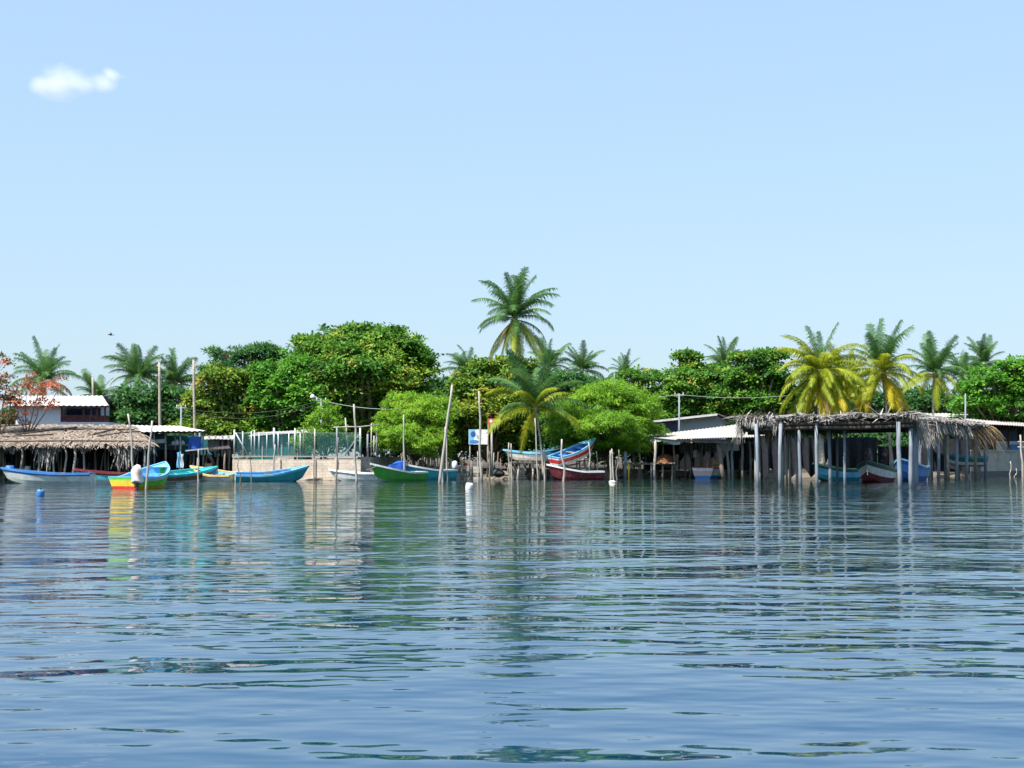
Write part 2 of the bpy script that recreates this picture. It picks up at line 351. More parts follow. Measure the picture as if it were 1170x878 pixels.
def tree(name, label, D, base_px, blobs, m, leaf=(0.34, 0.19), dens=30, rc=(0.5, 1.0), flat=0.4, style='broad',
         group='trees along the shore', trunk_r=0.25, cat='tree', accent=0.03, gz=GZ, shell=0.55, mint=0.0, stems=1, perclust=40, sat=5):
    """blobs in photo pixels (cx, cy, rx, ry[, dD])"""
    base = PX(base_px, D, gz - 0.1)
    root = thing(name, label, cat, base, 0, group)
    B = []
    for b in blobs:
        dd = b[4] if len(b) > 4 else 0.0
        c = P(b[0], b[1], D + dd); k = ppm(D + dd)
        rx = b[2] / k; rz = b[3] / k
        B.append((np.array(c), np.array([rx, 0.8 * rx if rx < 4 else 0.65 * rx, rz])))
    # ragged outline: small side clumps jutting out of each mass
    for c, r in list(B):
        for _ in range(sat):
            d = unit(rng.normal(size=3)); d[2] = abs(d[2]) * 0.9 - 0.15
            k = rng.uniform(0.22, 0.40)
            B.append((c + d * r * rng.uniform(0.80, 1.02), r * np.array([k * 1.3, k * 1.3, k * 0.75])))
    cl = []; own = []
    for bi, (c, r) in enumerate(B):
        rr = (r[0] * r[1] * r[2]) ** (1/3)
        area = 4 * math.pi * (((r[0]*r[1])**1.6 + (r[0]*r[2])**1.6 + (r[1]*r[2])**1.6) / 3) ** (1/1.6)
        k = max(6, int(area * dens / perclust))
        d = unit(rng.normal(size=(k, 3)))
        f = shell + (1 - shell) * rng.random((k, 1)) ** 0.45
        f *= 1 + 0.14 * rng.normal(size=(k, 1))
        p = c + d * r * f
        cl.append(p); own += [bi] * k
    cl = np.concatenate(cl); own = np.array(own)
    keep = cl[:, 2] > gz + 0.2
    cl = cl[keep]; own = own[keep]
    nC = len(cl)
    rcs = rc[0] + (rc[1] - rc[0]) * rng.random(nC)
    ct = np.clip(0.44 + 0.15 * rng.normal(size=nC) + (0.13 * rng.normal(size=len(B)))[own], 0, 0.84)
    ct = np.where(rng.random(nC) < accent, 0.90, ct)
    idx = np.repeat(np.arange(nC), perclust); N = len(idx)
    q = unit(rng.normal(size=(N, 3))) * rng.random((N, 1)) ** 0.5
    if style == 'feather': q[:, 2] *= flat
    else:      # domed leaf clumps: leaves sit on the upper side of each clump
        rho2 = q[:, 0]**2 + q[:, 1]**2
        q[:, 2] = flat * (1.1 * (1 - rho2) - 0.45) + 0.13 * rng.normal(size=N) - 0.35 * flat * (rng.random(N) < 0.3)
    pos = cl[idx] + q * rcs[idx][:, None]
    out = unit(cl - np.array([B[o][0] for o in own]))[idx]
    tint = np.clip(ct[idx] + 0.08 * rng.normal(size=N), mint, 1)
    L = leaf[0] * (0.7 + 0.6 * rng.random(N)); W = leaf[1] * (0.7 + 0.6 * rng.random(N))
    if style == 'feather':
        # drooping sprays: clumps of narrow leaflets hanging outward
        pos[:, 2] -= 0.28 * rcs[idx] * (q[:, 0]**2 + q[:, 1]**2)
        td = unit(out * [1, 1, 0.2] + 0.55 * rng.normal(size=(N, 3)) + np.array([0, 0, -0.45]))
        nr = unit(np.array([0, 0, 0.8]) + 0.5 * out + 0.5 * rng.normal(size=(N, 3)))
    else:
        rad = unit(q + 1e-5)
        td = unit(rad + 0.5 * rng.normal(size=(N, 3)) + np.array([0, 0, -0.1]))
        nr = unit(np.array([0, 0, 0.75]) + 0.3 * out + 0.55 * rad * [1, 1, 0] + 0.33 * rng.normal(size=(N, 3)))
    nr = unit(nr - (nr * td).sum(1, keepdims=True) * td * 0.999)
    V, Q = leaf_quads(pos - np.array(base), nr, td, L, W)
    np_obj('crown', V, Q, m, root, tint)
    # trunk and limbs
    mb = MB(); b0 = Vector((0, 0, 0))
    cz = min(float(b[0][2] - b[1][2]) for b in B) - gz
    fork = Vector((0, 0, max(0.5, min(cz, 3.0) * 0.8)))
    for s_ in range(stems):
        j = Vector((random.uniform(-1, 1), random.uniform(-1, 1), 0)) * (0.5 if stems > 1 else 0.15)
        mb.tube([b0 + j * 1.2, (b0 + fork) / 2 + j * 1.6 + Vector((0.1, 0, 0)), fork + j], [trunk_r * 1.25, trunk_r, trunk_r * 0.85], 8)
    for bi, (c, r) in enumerate(B):
        cc = Vector(c) - base
        mid = (fork + cc) / 2 + Vector((random.uniform(-.4, .4), random.uniform(-.4, .4), 0.3))
        mb.tube([fork, mid, cc], [trunk_r * 0.6, trunk_r * 0.45, trunk_r * 0.25], 6)
        pts = cl[own == bi]
        for p in pts[:: max(1, len(pts) // 14)]:
            e = Vector(p) - base
            mm = (cc + e) / 2 + Vector((0, 0, -0.15 * (e - cc).length))
            mb.tube([cc, mm, e], [trunk_r * 0.22, trunk_r * 0.13, 0.02], 5)
    mb.build('trunk', BARKT, root, True)
    return root

FR = {}
def frond_mesh(key, e0, e1, m, seed, L=4.6, nl=60, ll=0.95, pw=1.3, droop=0.5):
    r = np.random.default_rng(seed)
    S = np.linspace(0, 1, 16)
    el = np.radians(e0 + (e1 - e0) * S ** pw)
    pts = np.zeros((16, 3)); yaw = 0.10 * r.normal() * S
    for i in range(1, 16):
        a = (el[i] + el[i-1]) / 2; ds = L / 15
        pts[i] = pts[i-1] + ds * np.array([math.cos(a), math.cos(a) * math.sin(yaw[i]), math.sin(a)])
    V = []; Q = []; T = []; tint = []; ttint = []
    # rachis: narrow three-sided tube
    for i in range(16):
        w_ = 0.055 * (1 - 0.85 * S[i])
        for k in range(3):
            a = 2 * math.pi * k / 3 + math.pi / 2
            V.append(pts[i] + np.array([-math.sin(el[i]) * math.sin(a) * w_, math.cos(a) * w_, math.cos(el[i]) * math.sin(a) * w_]))
    for i in range(15):
        for k in range(3):
            Q.append((i*3+k, i*3+(k+1) % 3, (i+1)*3+(k+1) % 3, (i+1)*3+k)); tint.append(1.0)
    for side in (-1, 1):
        for k in range(nl):
            s = 0.10 + 0.90 * (k + 0.5 * r.random()) / nl
            p = np.array([np.interp(s, S, pts[:, c]) for c in range(3)])
            a = np.interp(s, S, el)
            fw = np.array([math.cos(a), 0, math.sin(a)]); up = np.array([-math.sin(a), 0, math.cos(a)])
            sd_ = np.array([0, side, 0])
            l = ll * (0.45 + 0.55 * math.sin(math.pi * min(1, 0.15 + 0.8 * s))) * (1 if s < 0.85 else 1 - 2.2 * (s - 0.85)) * (0.6 + 0.55 * r.random())
            fwd = 0.45 + 0.5 * s
            d0 = sd_ * 0.8 + fw * fwd + up * 0.15 + np.array([0, 0, -0.35 * droop]); d0 /= np.linalg.norm(d0)
            d1 = d0 + np.array([0, 0, -1]) * (droop * 1.6 + 0.7 * r.random()) + 0.22 * r.normal(size=3); d1 /= np.linalg.norm(d1)
            wv = fw * 0.030
            b_ = len(V)
            p1 = p + d0 * l * 0.5; p2 = p1 + d1 * l * 0.5
            V += [p - wv, p + wv, p1 + wv, p1 - wv, p2]
            Q.append((b_, b_+1, b_+2, b_+3)); T.append((b_+3, b_+2, b_+4))
            tt = float(np.clip(0.4 + 0.2 * r.normal(), 0, 0.9)); tint.append(tt); ttint.append(tt)
    me_o = np_obj('frond_' + key, np.array(V), np.array(Q), m, None, tint + ttint, np.array(T))
    me = me_o.data; bpy.data.objects.remove(me_o)
    return me
AGES = [(84, 55), (70, 5), (52, -35), (30, -60), (5, -72), (-35, -84), (-62, -88)]
for ck, mm in (('green', PF_G), ('sunny', PF_M), ('yellow', PF_Y), ('dry', PF_B)):
    for ai, (a0, a1) in enumerate(AGES):
        for vv in range(2):
            FR[(ck, ai, vv)] = frond_mesh('%s_%d_%d' % (ck, ai, vv), a0, a1 + 10 * vv, mm, 100 + ai * 7 + vv, ll=1.15, droop=(0.25 if ai < 2 else 0.6) + 0.35 * vv)
COCO = MB(); COCO.lathe((0, 0, 0), [(0.02, -0.15), (0.10, -0.11), (0.135, 0), (0.11, 0.10), (0.03, 0.15)], 8)
coco_o = COCO.build('coconut', mat('coconut_husk', (0.30, 0.22, 0.06), 0.6, 0.3), None, True); coco_me = coco_o.data; bpy.data.objects.remove(coco_o)

def palm(label, hub_px, hub_py, D, base_px, scale=1.0, ages=(2, 3, 4, 5, 4, 3, 2), cols=('green',) * 7, trunk_r=0.14, group='coconut palms', coco=0, seed=1, gz=GZ, bend=0.5, squash=1.0, wind=None):
    r = random.Random(seed); wind = r.uniform(-0.12, 0.22) if wind is None else wind; scale *= (950.0 / D) / ppm(D)
    hub = P(hub_px, hub_py, D); base = PX(base_px, D, gz - 0.1)
    root = thing('palm_tree', label, 'palm', base, 0, group)
    h = hub - base; pts = []; rad = []
    for i in range(11):
        s = i / 10
        off = math.sin(s * math.pi) * bend * 0.6
        pts.append(Vector((h.x * s ** 1.2 + off * (1 if h.x <= 0 else -1) * 0.6, h.y * s, h.z * s)))
        rad.append(trunk_r * (1.55 - 0.75 * min(1, s * 4) if s < 0.25 else 0.9 - 0.2 * s))
    mb = MB(); mb.tube(pts, rad, 9)
    # crown shaft: sheaths of the frond bases
    mb.tube([h - Vector((0, 0, 0.35)), h + Vector((0, 0, 0.05)), h + Vector((0, 0, 0.45 * scale))], [trunk_r * 0.8, trunk_r * 1.5, trunk_r * 0.5], 8)
    mb.build('trunk', BARK, root, True)
    k = 0
    for ai, n_ in enumerate(ages):
        n_ = n_ + (n_ + 1) // 3
        ph = r.random() * 6.28
        for i in range(n_):
            me = FR[('dry' if ai >= 5 and r.random() < 0.08 else cols[ai], ai, r.randint(0, 1))]
            o = bpy.data.objects.new('frond', me); COL.objects.link(o); o.parent = root
            az = ph + 2 * math.pi * i / n_ + r.uniform(-0.3, 0.3)
            o.location = h + Vector((0, 0, 0.25 * scale - 0.05 * ai)) + Vector((math.cos(az), math.sin(az), 0)) * 0.08
            s_ = scale * r.uniform(0.74, 1.12)
            o.scale = (s_, s_, s_ * squash)
            o.rotation_euler = (r.uniform(-0.5, 0.5), r.uniform(-0.18, 0.18) + wind * math.cos(az), az)
            k += 1
    for i in range(coco):
        o = bpy.data.objects.new('coconut', coco_me); COL.objects.link(o); o.parent = root
        a = 6.28 * i / max(1, coco)
        o.location = h + Vector((math.cos(a) * 0.26, math.sin(a) * 0.26, -0.12 - 0.12 * (i % 2)))
    return root

# ------------------------------------------------------------------ boats
def boat(label, px, D, L, B, head, cols, fb=0.62, bowh=0.55, z=0.0, pitch=0.0, roll=0.0, motor=None, group='fishing boats along the shore', thwarts=(0.28, 0.5, 0.72), deck=0.8):
    """cols: bottom, lower, main, stripe, rim, inside, transom"""
    root = thing('fishing_boat', label, 'boat', PX(px, near(D), z), 0, group)
    root.rotation_euler = (roll, -pitch, R(head))
    c = cols; N = 26
    def sec(t):
        if t < 0.5: f = 0.80 + 0.20 * math.sin(math.pi * t)
        else: f = max(0.0, 1 - ((t - 0.5) / 0.5) ** 2.3)
        w_ = B / 2 * f
        zs = fb + bowh * max(0, (t - 0.25) / 0.75) ** 2.0 + 0.05 * (1 - t) ** 2
        zk = -0.20 + (0.0 if t < 0.7 else ((t - 0.7) / 0.3) ** 2.2 * 0.42)
        return w_, zs, zk
    def pt(t, v, s, inset=0.0):
        w_, zs, zk = sec(t)
        prof = float(np.interp(v, [0, 0.22, 0.45, 0.8, 1.0], [0, 0.66, 0.83, 0.96, 1.0]))
        zz_ = zk + (zs - zk) * float(np.interp(v, [0, 0.22, 0.45, 0.8, 1.0], [0, 0.16, 0.42, 0.78, 1.0]))
        x = (t - 0.5) * L + 0.55 * max(0, (t - 0.6) / 0.4) ** 1.5 * v
        return Vector((x, s * max(0.012 if inset == 0 else 0.004, w_ * prof - inset), zz_ - inset * 0.0))
    ts = [i / N for i in range(N + 1)]
    vs_ = [0, 0.22, 0.45, 0.8, 1.0]
    hb = MB()
    for s in (-1, 1):
        for bi in range(4):
            vv = []; ff = []
            for i, t in enumerate(ts): vv += [pt(t, vs_[bi], s), pt(t, vs_[bi + 1], s)]
            for i in range(N):
                q = (2*i, 2*i+2, 2*i+3, 2*i+1)
                ff.append(q if s < 0 else q[::-1])
            hb.add(vv, ff, bi)
    hull = hb.build('hull', [PT[c[0]], PT[c[1]], PT[c[2]], PT[c[3]]], root, True)
    tb = MB()
    for bi in range(4):
        tb.add([pt(0, vs_[bi], -1), pt(0, vs_[bi+1], -1), pt(0, vs_[bi+1], 1), pt(0, vs_[bi], 1)], [(0, 1, 2, 3)], bi)
    tm = c[6] if isinstance(c[6], (list, tuple)) else [c[6]] * 4
    tb.build('transom', [PT[k] for k in tm], root)
    ib = MB()
    for s in (-1, 1):
        lv = [1.0, 0.7, 0.34]
        for a_ in range(2):
            vv = []
            for t in ts[:-1]: vv += [pt(t, lv[a_], s, 0.045), pt(t, lv[a_+1], s, 0.045)]
            ff = [(2*i, 2*i+2, 2*i+3, 2*i+1) for i in range(N - 1)]
            ib.add(vv, ff, 0)
    vv = []
    for t in ts[:-1]: vv += [pt(t, 0.34, -1, 0.045), pt(t, 0.34, 1, 0.045)]
    ib.add(vv, [(2*i, 2*i+2, 2*i+3, 2*i+1) for i in range(N - 1)], 0)
    ib.add([pt(0.004, 0.3, -1, .04), pt(0.004, 1, -1, .04), pt(0.004, 1, 1, .04), pt(0.004, 0.3, 1, .04)], [(0, 1, 2, 3)], 0)
    ib.build('interior', PT[c[5]], root, True)
    gb = MB()
    for s in (-1, 1):
        sec4 = []
        for t in ts:
            p = pt(t, 1.0, s); 
            sec4.append([p + Vector((0, s*0.04, -0.09)), p + Vector((0, s*0.04, 0.04)), p + Vector((0, -s*0.07, 0.04)), p + Vector((0, -s*0.07, -0.06))])
        vv = [q for q4 in sec4 for q in q4]
        ff = [(4*i+k, 4*i+(k+1) % 4, 4*(i+1)+(k+1) % 4, 4*(i+1)+k) for i in range(N) for k in range(4)]
        gb.add(vv, ff + [(0, 3, 2, 1), (4*N, 4*N+1, 4*N+2, 4*N+3)], 0)
    p0 = pt(0, 1, -1); p1 = pt(0, 1, 1)
    gb.box((p0 + p1) / 2 + Vector((0.03, 0, 0.0)), (0.09, abs(p1.y - p0.y) - 0.15, 0.08))
    gb.build('gunwale', PT[c[4]], root)
    if deck < 1:
        db = MB(); vv = []
        tt = [deck + (1 - deck) * i / 6 for i in range(7)]
        for t in tt: vv += [pt(t, 0.97, -1, 0.03) , pt(t, 0.97, 1, 0.03)]
        db.add(vv, [(2*i, 2*i+2, 2*i+3, 2*i+1) for i in range(6)])
        db.build('foredeck', PT[c[4]], root)
    for t in thwarts:
        w_, zs, zk = sec(t)
        MB().box(((t - 0.5) * L, 0, zs - 0.16), (0.24, 2 * w_ * 0.93, 0.04)).build('thwart', PT[c[5]] if t != 0.5 else WOOD, root)
    if motor:
        w_, zs, zk = sec(0)
        mo = MB(); xb = -L / 2 - 0.12
        prof = [(0.13, 0.12), (0.20, 0.18), (0.22, 0.38), (0.20, 0.58), (0.12, 0.68), (0.02, 0.70)]
        mo.lathe((xb - 0.08, 0, zs - 0.02), prof, 10)
        mob = mo.build('outboard_motor', motor if not isinstance(motor, str) else PT[motor], root, True)
        MB().tube([(xb - 0.08, 0, zs + 0.14), (xb - 0.10, 0, zs - 0.35), (xb - 0.12, 0, zs - 0.85)], [0.10, 0.07, 0.05], 7).build('motor_leg', PT['black'], mob)
        MB().box((xb + 0.02, 0, zs - 0.10), (0.14, 0.26, 0.32)).build('motor_bracket', PT['black'], mob)
        MB().tube([(xb + 0.1, 0, zs + 0.2), (xb + 0.6, 0.1, zs + 0.28)], [0.025, 0.02], 6).build('tiller', PT['black'], mob)
    return root

# ------------------------------------------------------------------ poles, thatch
def pole(name, label, cat, top, bot, D, r, m=WOODL, group=None, wob=0.05, Dt=None, z0=None, nseg=7, fork=False, parent=None, org=None):
    D = near(D); a = P(bot[0], bot[1], D); b = P(top[0], top[1], Dt or D)
    if z0 is not None: a.z = z0
    pts = []; rad = []
    w1, w2 = random.uniform(-1, 1), random.uniform(-1, 1)
    for i in range(nseg + 1):
        s = i / nseg
        p = a.lerp(b, s) + Vector((w1 * math.sin(s * 5.1) + w2 * math.sin(s * 9.7 + 1), w2 * math.sin(s * 4.3), 0)) * wob * (0.2 + 0.8 * math.sin(math.pi * s))
        pts.append(p); rad.append(0.82 * r * (1.12 - 0.42 * s) * random.uniform(0.92, 1.08))
    mb = MB(); mb.tube(pts, rad, 8)
    if fork:
        mb.tube([pts[-2], pts[-1] + Vector((0.16, 0, 0.15))], [r * 0.6, r * 0.4], 6)
    if parent is not None: return mb.build(name, m, parent, True, org)
    o = mb.build(name, m, None, True, origin=a)
    return tag(o, label, cat, group)

def strips(mb, pos, dirs, lens, wds, nrm=None, sag=0.25, seg=3):
    """many narrow drooping strips (dry palm leaf)"""
    for p, d, l, w_ in zip(pos, dirs, lens, wds):
        d = Vector(d).normalized(); p = Vector(p)
        side = d.cross(Vector((random.uniform(-.3, .3), random.uniform(-.3, .3), 1))); 
        if side.length < 0.05: side = Vector((1, random.uniform(-1, 1), 0))
        side.normalize(); vs = []
        for i in range(seg + 1):
            s = i / seg
            q = p + d * l * s + Vector((0, 0, -sag * l * s * s))
            ww = w_ * (1 - 0.75 * s * s)
            vs += [q - side * ww / 2, q + side * ww / 2]
        mb.add(vs, [(2*i, 2*i+1, 2*i+3, 2*i+2) for i in range(seg)])
def fringe(mb, a, b, n, lmin, lmax, outdir, wd=(0.04, 0.10), down=0.8, sag=0.4, patch=3.0):
    a = Vector(a); b = Vector(b); pos = []; dr = []; ln = []; wd_ = []
    ph = random.uniform(0, 9)
    for i in range(n):
        s = random.random(); p = a.lerp(b, s) + Vector((random.uniform(-.1, .1), random.uniform(-.15, .15), random.uniform(-.06, .08)))
        k = 0.5 + 0.5 * math.sin(s * (b - a).length * patch + ph) * math.sin(s * (b - a).length * patch * 0.37 + 2 * ph)
        pos.append(p); d = Vector(outdir) * random.uniform(0.1, 1.0) + Vector((random.uniform(-.35, .35), random.uniform(-.3, .3), -down))
        dr.append(d); ln.append((lmin + (lmax - lmin) * k * k * random.random() ** 0.6) * 1.1); wd_.append(random.uniform(*wd))
    strips(mb, pos, dr, ln, wd_, sag=sag)
def thatch_field(mb, p00, p10, p11, p01, n, l=(0.7, 1.6), wd=(0.05, 0.14), lift=0.10):
    """strips lying down a slope; p0x = upper edge, p1x.. order: 00 upper-left,10 upper-right,11 lower-right,01 lower-left"""
    p00, p10, p11, p01 = map(Vector, (p00, p10, p11, p01))
    pos = []; dr = []; ln = []; wds = []
    for i in range(n):
        u, v = random.random(), random.random()
        top = p00.lerp(p10, u); bot = p01.lerp(p11, u)
        pos.append(top.lerp(bot, v) + Vector((0, 0, random.uniform(0.0, lift))))
        d = (bot - top).normalized() + Vector((random.uniform(-.45, .45), random.uniform(-.2, .2), random.uniform(-0.02, .10)))
        dr.append(d); ln.append(random.uniform(*l)); wds.append(random.uniform(*wd))
    strips(mb, pos, dr, ln, wds, sag=0.08, seg=2)
def corrugated(mb, p00, p10, p11, p01, pitch=0.25, amp=0.03, thick=0.02, mi=0):
    """corrugated sheet; ridges run from the 0 edge to the 1 edge"""
    p00, p10, p11, p01 = map(Vector, (p00, p10, p11, p01))
    n = max(4, int((p10 - p00).length / pitch * 4))
    def f(u, v):
        q = p00.lerp(p10, u).lerp(p01.lerp(p11, u), v)
        return q + Vector((0, 0, amp * math.sin(u * n / 4 * 2 * math.pi) + 0.012 * math.sin(u * 9 + v * 4)))
    mb.sheet(f, n, 4, mi)
    mb.sheet(lambda u, v: f(1 - u, v) - Vector((0, 0, thick)), n, 1, mi)
# ------------------------------------------------------------------ trees
TG = 'broadleaf trees along the shore'
tree('almond_tree', 'biggest dark tropical almond tree with layered crown behind the fence', 78, 420,
     [(372, 402, 34, 22, 2), (425, 398, 48, 20), (455, 408, 36, 18, 1), (470, 430, 26, 30), (430, 430, 50, 32, -2), (390, 440, 45, 34, -2), (455, 462, 40, 34), (400, 482, 60, 32), (405, 380, 22, 6), (440, 381, 18, 5), (352, 392, 18, 7, 2), (478, 412, 14, 6)],
     G_ALM, dens=56, rc=(0.7, 1.3), flat=0.42, shell=0.4, group=TG, trunk_r=0.45, accent=0.02)
tree('round_leaf_tree', 'bright mid green rounded tree left of the biggest almond tree', 74, 325,
     [(322, 436, 34, 28), (340, 462, 28, 26, -1), (308, 462, 24, 26), (345, 425, 22, 20, 2), (350, 490, 34, 26), (310, 495, 30, 22, 1)], G_BRI, leaf=(0.30, 0.2), dens=58, rc=(0.5, 0.95), flat=0.6, shell=0.4, group=TG, accent=0.0)
tree('feathery_tree', 'dark feathery tree rising behind the yellowing almond tree', 92, 275,
     [(262, 405, 24, 10), (300, 405, 26, 11), (285, 420, 34, 14), (242, 425, 14, 7), (325, 415, 20, 9)], G_DRK, leaf=(0.5, 0.12), dens=30, rc=(0.6, 1.1), flat=0.35, group=TG, accent=0.0)
tree('almond_tree', 'yellowing almond tree with orange leaves beside the bare trunk', 75, 258,
     [(255, 436, 28, 18), (285, 440, 26, 18, 1), (240, 462, 26, 18), (275, 470, 30, 24, 1), (245, 490, 34, 18), (285, 498, 30, 18), (300, 472, 16, 14)], G_ALMY, dens=52, rc=(0.6, 1.1), flat=0.42, shell=0.4, group=TG, accent=0.06)
tree('shade_tree', 'green bushy tree under the left palms behind white roof', 84, 168,
     [(165, 458, 30, 20), (145, 470, 24, 16), (195, 462, 26, 20), (170, 482, 50, 16), (215, 478, 20, 16)], G_DRK, leaf=(0.34, 0.18), dens=38, rc=(0.5, 1.0), flat=0.5, group=TG, accent=0.02)
tree('shrub', 'round bright green bush rising behind the chain link fence', 64.6, 372,
     [(374, 481, 21, 19), (362, 502, 26, 16), (385, 505, 18, 14), (345, 508, 14, 10)], G_FEA, leaf=(0.18, 0.09), dens=85, rc=(0.3, 0.55), flat=0.6, group='shrubs behind the fence', cat='shrub', trunk_r=0.07, accent=0.0)
tree('mesquite_tree', 'light green feathery mesquite tree over the green and teal boats', 69, 476,
     [(470, 468, 30, 20), (452, 486, 22, 20, -1), (492, 480, 26, 26), (472, 500, 34, 18, -2), (505, 470, 14, 20), (440, 505, 10, 8, -1), (498, 506, 20, 16)], G_FEA, leaf=(0.34, 0.06), dens=120, rc=(0.45, 0.8), flat=0.45, style='feather', group='mesquite trees', trunk_r=0.12, stems=4, perclust=44, accent=0.0)
tree('almond_tree', 'yellow green almond tree below the tallest palm behind the blue sign', 74, 560,
     [(565, 430, 34, 22), (540, 448, 32, 24), (588, 425, 22, 18, 1), (555, 470, 40, 26, -1), (525, 478, 24, 34), (592, 468, 28, 36), (545, 500, 36, 22, 1), (580, 505, 30, 22, 1)], G_ALMY, dens=52, rc=(0.55, 1.05), flat=0.45, shell=0.4, group=TG, accent=0.04)
tree('mesquite_tree', 'wide feathery mesquite tree spreading over the red and blue boat', 72, 690,
     [(690, 462, 42, 24), (655, 478, 28, 20, -2), (728, 470, 28, 26), (690, 488, 48, 20, -2), (650, 495, 22, 16, -2), (735, 495, 22, 18), (700, 448, 30, 14), (668, 508, 20, 8, -2), (715, 508, 18, 9, -1)], G_FEA, leaf=(0.36, 0.065), dens=105, rc=(0.5, 0.9), flat=0.42, style='feather', group='mesquite trees', trunk_r=0.13, stems=4, perclust=44, accent=0.0)
tree('almond_tree', 'small rounded almond tree between wide mesquite and grey building', 88, 728,
     [(728, 436, 26, 18), (715, 455, 24, 18), (745, 460, 24, 20)], G_ALM, dens=36, rc=(0.5, 1.0), flat=0.4, group=TG, accent=0.03)
tree('almond_tree', 'layered almond tree with a topknot above the grey building', 88, 792,
     [(790, 432, 38, 13), (782, 408, 13, 4), (805, 447, 46, 15), (775, 456, 36, 16), (815, 466, 40, 16), (765, 476, 30, 12), (822, 425, 20, 7), (790, 420, 10, 8)], G_ALM, dens=48, rc=(0.65, 1.2), flat=0.36, shell=0.4, group=TG, accent=0.015)
tree('shade_tree', 'full green tree left of the yellow palms behind the thatch', 84, 868,
     [(868, 428, 34, 18), (848, 450, 28, 24), (885, 450, 26, 26), (870, 466, 42, 18), (862, 409, 26, 5), (885, 406, 16, 4)], G_ALM, dens=52, rc=(0.6, 1.1), flat=0.42, shell=0.4, group=TG, accent=0.01)
tree('shade_tree', 'sunlit leafy green tree at the right edge', 92, 1145,
     [(1135, 440, 30, 22), (1165, 436, 30, 26), (1120, 462, 34, 18), (1155, 465, 44, 18), (1195, 445, 40, 40)], G_BRI, leaf=(0.36, 0.2), dens=40, rc=(0.5, 1.0), flat=0.45, group=TG, accent=0.0)
tree('shade_tree', 'low dark green tree between the right palms', 98, 1055,
     [(1055, 458, 34, 14), (1085, 464, 30, 12), (1020, 464, 34, 12)], G_DRK, dens=32, rc=(0.5, 1.0), flat=0.5, group=TG, accent=0.0)
tree('shade_tree', 'shaded green tree behind the yellow palms', 96, 950,
     [(920, 460, 40, 22), (965, 460, 38, 20), (1000, 462, 24, 14)], G_DRK, dens=32, rc=(0.5, 1.0), flat=0.5, group=TG, accent=0.0)
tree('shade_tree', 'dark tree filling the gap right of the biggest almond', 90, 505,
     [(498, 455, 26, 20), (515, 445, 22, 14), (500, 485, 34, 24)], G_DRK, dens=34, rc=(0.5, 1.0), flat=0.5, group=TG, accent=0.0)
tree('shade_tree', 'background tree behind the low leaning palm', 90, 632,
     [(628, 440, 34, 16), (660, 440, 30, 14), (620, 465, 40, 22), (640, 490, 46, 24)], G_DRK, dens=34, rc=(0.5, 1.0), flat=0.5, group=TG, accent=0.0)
tree('flame_leaf_tree', 'orange leaved almond tree at the left edge beside white house', 63, -2,
     [(-6, 425, 22, 22), (8, 440, 18, 14), (0, 470, 18, 22), (-25, 450, 22, 36), (12, 458, 12, 7)], G_ORG, leaf=(0.30, 0.16), dens=18, rc=(0.5, 0.9), flat=0.35, group='orange leaved trees', trunk_r=0.14, accent=0.22, sat=0)
tree('flame_leaf_tree', 'nearly bare tree with scattered orange leaves before the white house', 64, 30,
     [(48, 436, 26, 15), (30, 450, 20, 14), (66, 446, 22, 10), (45, 460, 24, 8), (20, 475, 16, 12)], G_ORG, leaf=(0.24, 0.12), dens=5.0, rc=(0.4, 0.9), flat=0.4, group='orange leaved trees', trunk_r=0.10, accent=0.25, sat=0, shell=0.2, mint=0.5)
# added shrubs that stand in for the dark shade below the crowns
for px, D, w_, h_, lab in ((90, 82, 60, 16, 'low added shrub behind the left thatched shed'), (215, 80, 40, 18, 'added shrub behind the blue hanging tarp'), (300, 80, 46, 18, 'added shrub behind the fence below the rounded tree'),
                      (450, 78, 44, 22, 'added dark shrub behind the wing wall'), (520, 76, 34, 20, 'added dark shrub behind the plank bulkhead'), (575, 77, 34, 24, 'added dark shrub behind the red sign'),
                      (625, 76, 32, 22, 'added dark shrub behind the low leaning palm'), (680, 77, 40, 20, 'added dark shrub under the wide mesquite'), (725, 78, 30, 22, 'added dark shrub beside the dock'),
                      (880, 90, 60, 22, 'added shrub behind the thatched boat shelter'), (1010, 92, 70, 22, 'shrub behind the right thatch'), (1100, 98, 60, 18, 'added shrub behind the right wall')):
    tree('shrub', lab, D, px, [(px, 522 - h_ * 0.6, w_, h_), (px + w_ * 0.5, 520 - h_ * 0.4, w_ * 0.6, h_ * 0.7)], G_DRK, leaf=(0.4, 0.2), dens=20, rc=(0.5, 1.0), flat=0.6, group='added shade-filling shrubs', cat='shrub', trunk_r=0.06, accent=0.0)
for i, (px, D, w_, top) in enumerate(((60, 130, 60, 462), (120, 125, 40, 458), (230, 128, 60, 450), (520, 130, 50, 446), (690, 130, 60, 438), (840, 135, 60, 432), (930, 135, 60, 440), (1040, 135, 60, 448), (1150, 140, 60, 430))):
    tree('far_tree', ['far tree behind the white house', 'far tree right of the white house', 'far tree behind the two bare trunks', 'far tree left of the tallest palm', 'far tree behind the wide mesquite', 'far tree behind the grey building', 'far tree behind the yellow palms', 'far tree behind the palms right of the thatch', 'far tree at the right edge of the treeline'][i],
         D, px, [(px, (top + 500) / 2, w_, (500 - top) / 2), (px + w_ * .6, 490, w_ * .7, 26), (px - w_ * .6, 492, w_ * .7, 24)], G_FAR, leaf=(0.6, 0.35), dens=12, rc=(0.8, 1.5), flat=0.5, group='far trees', accent=0.0)

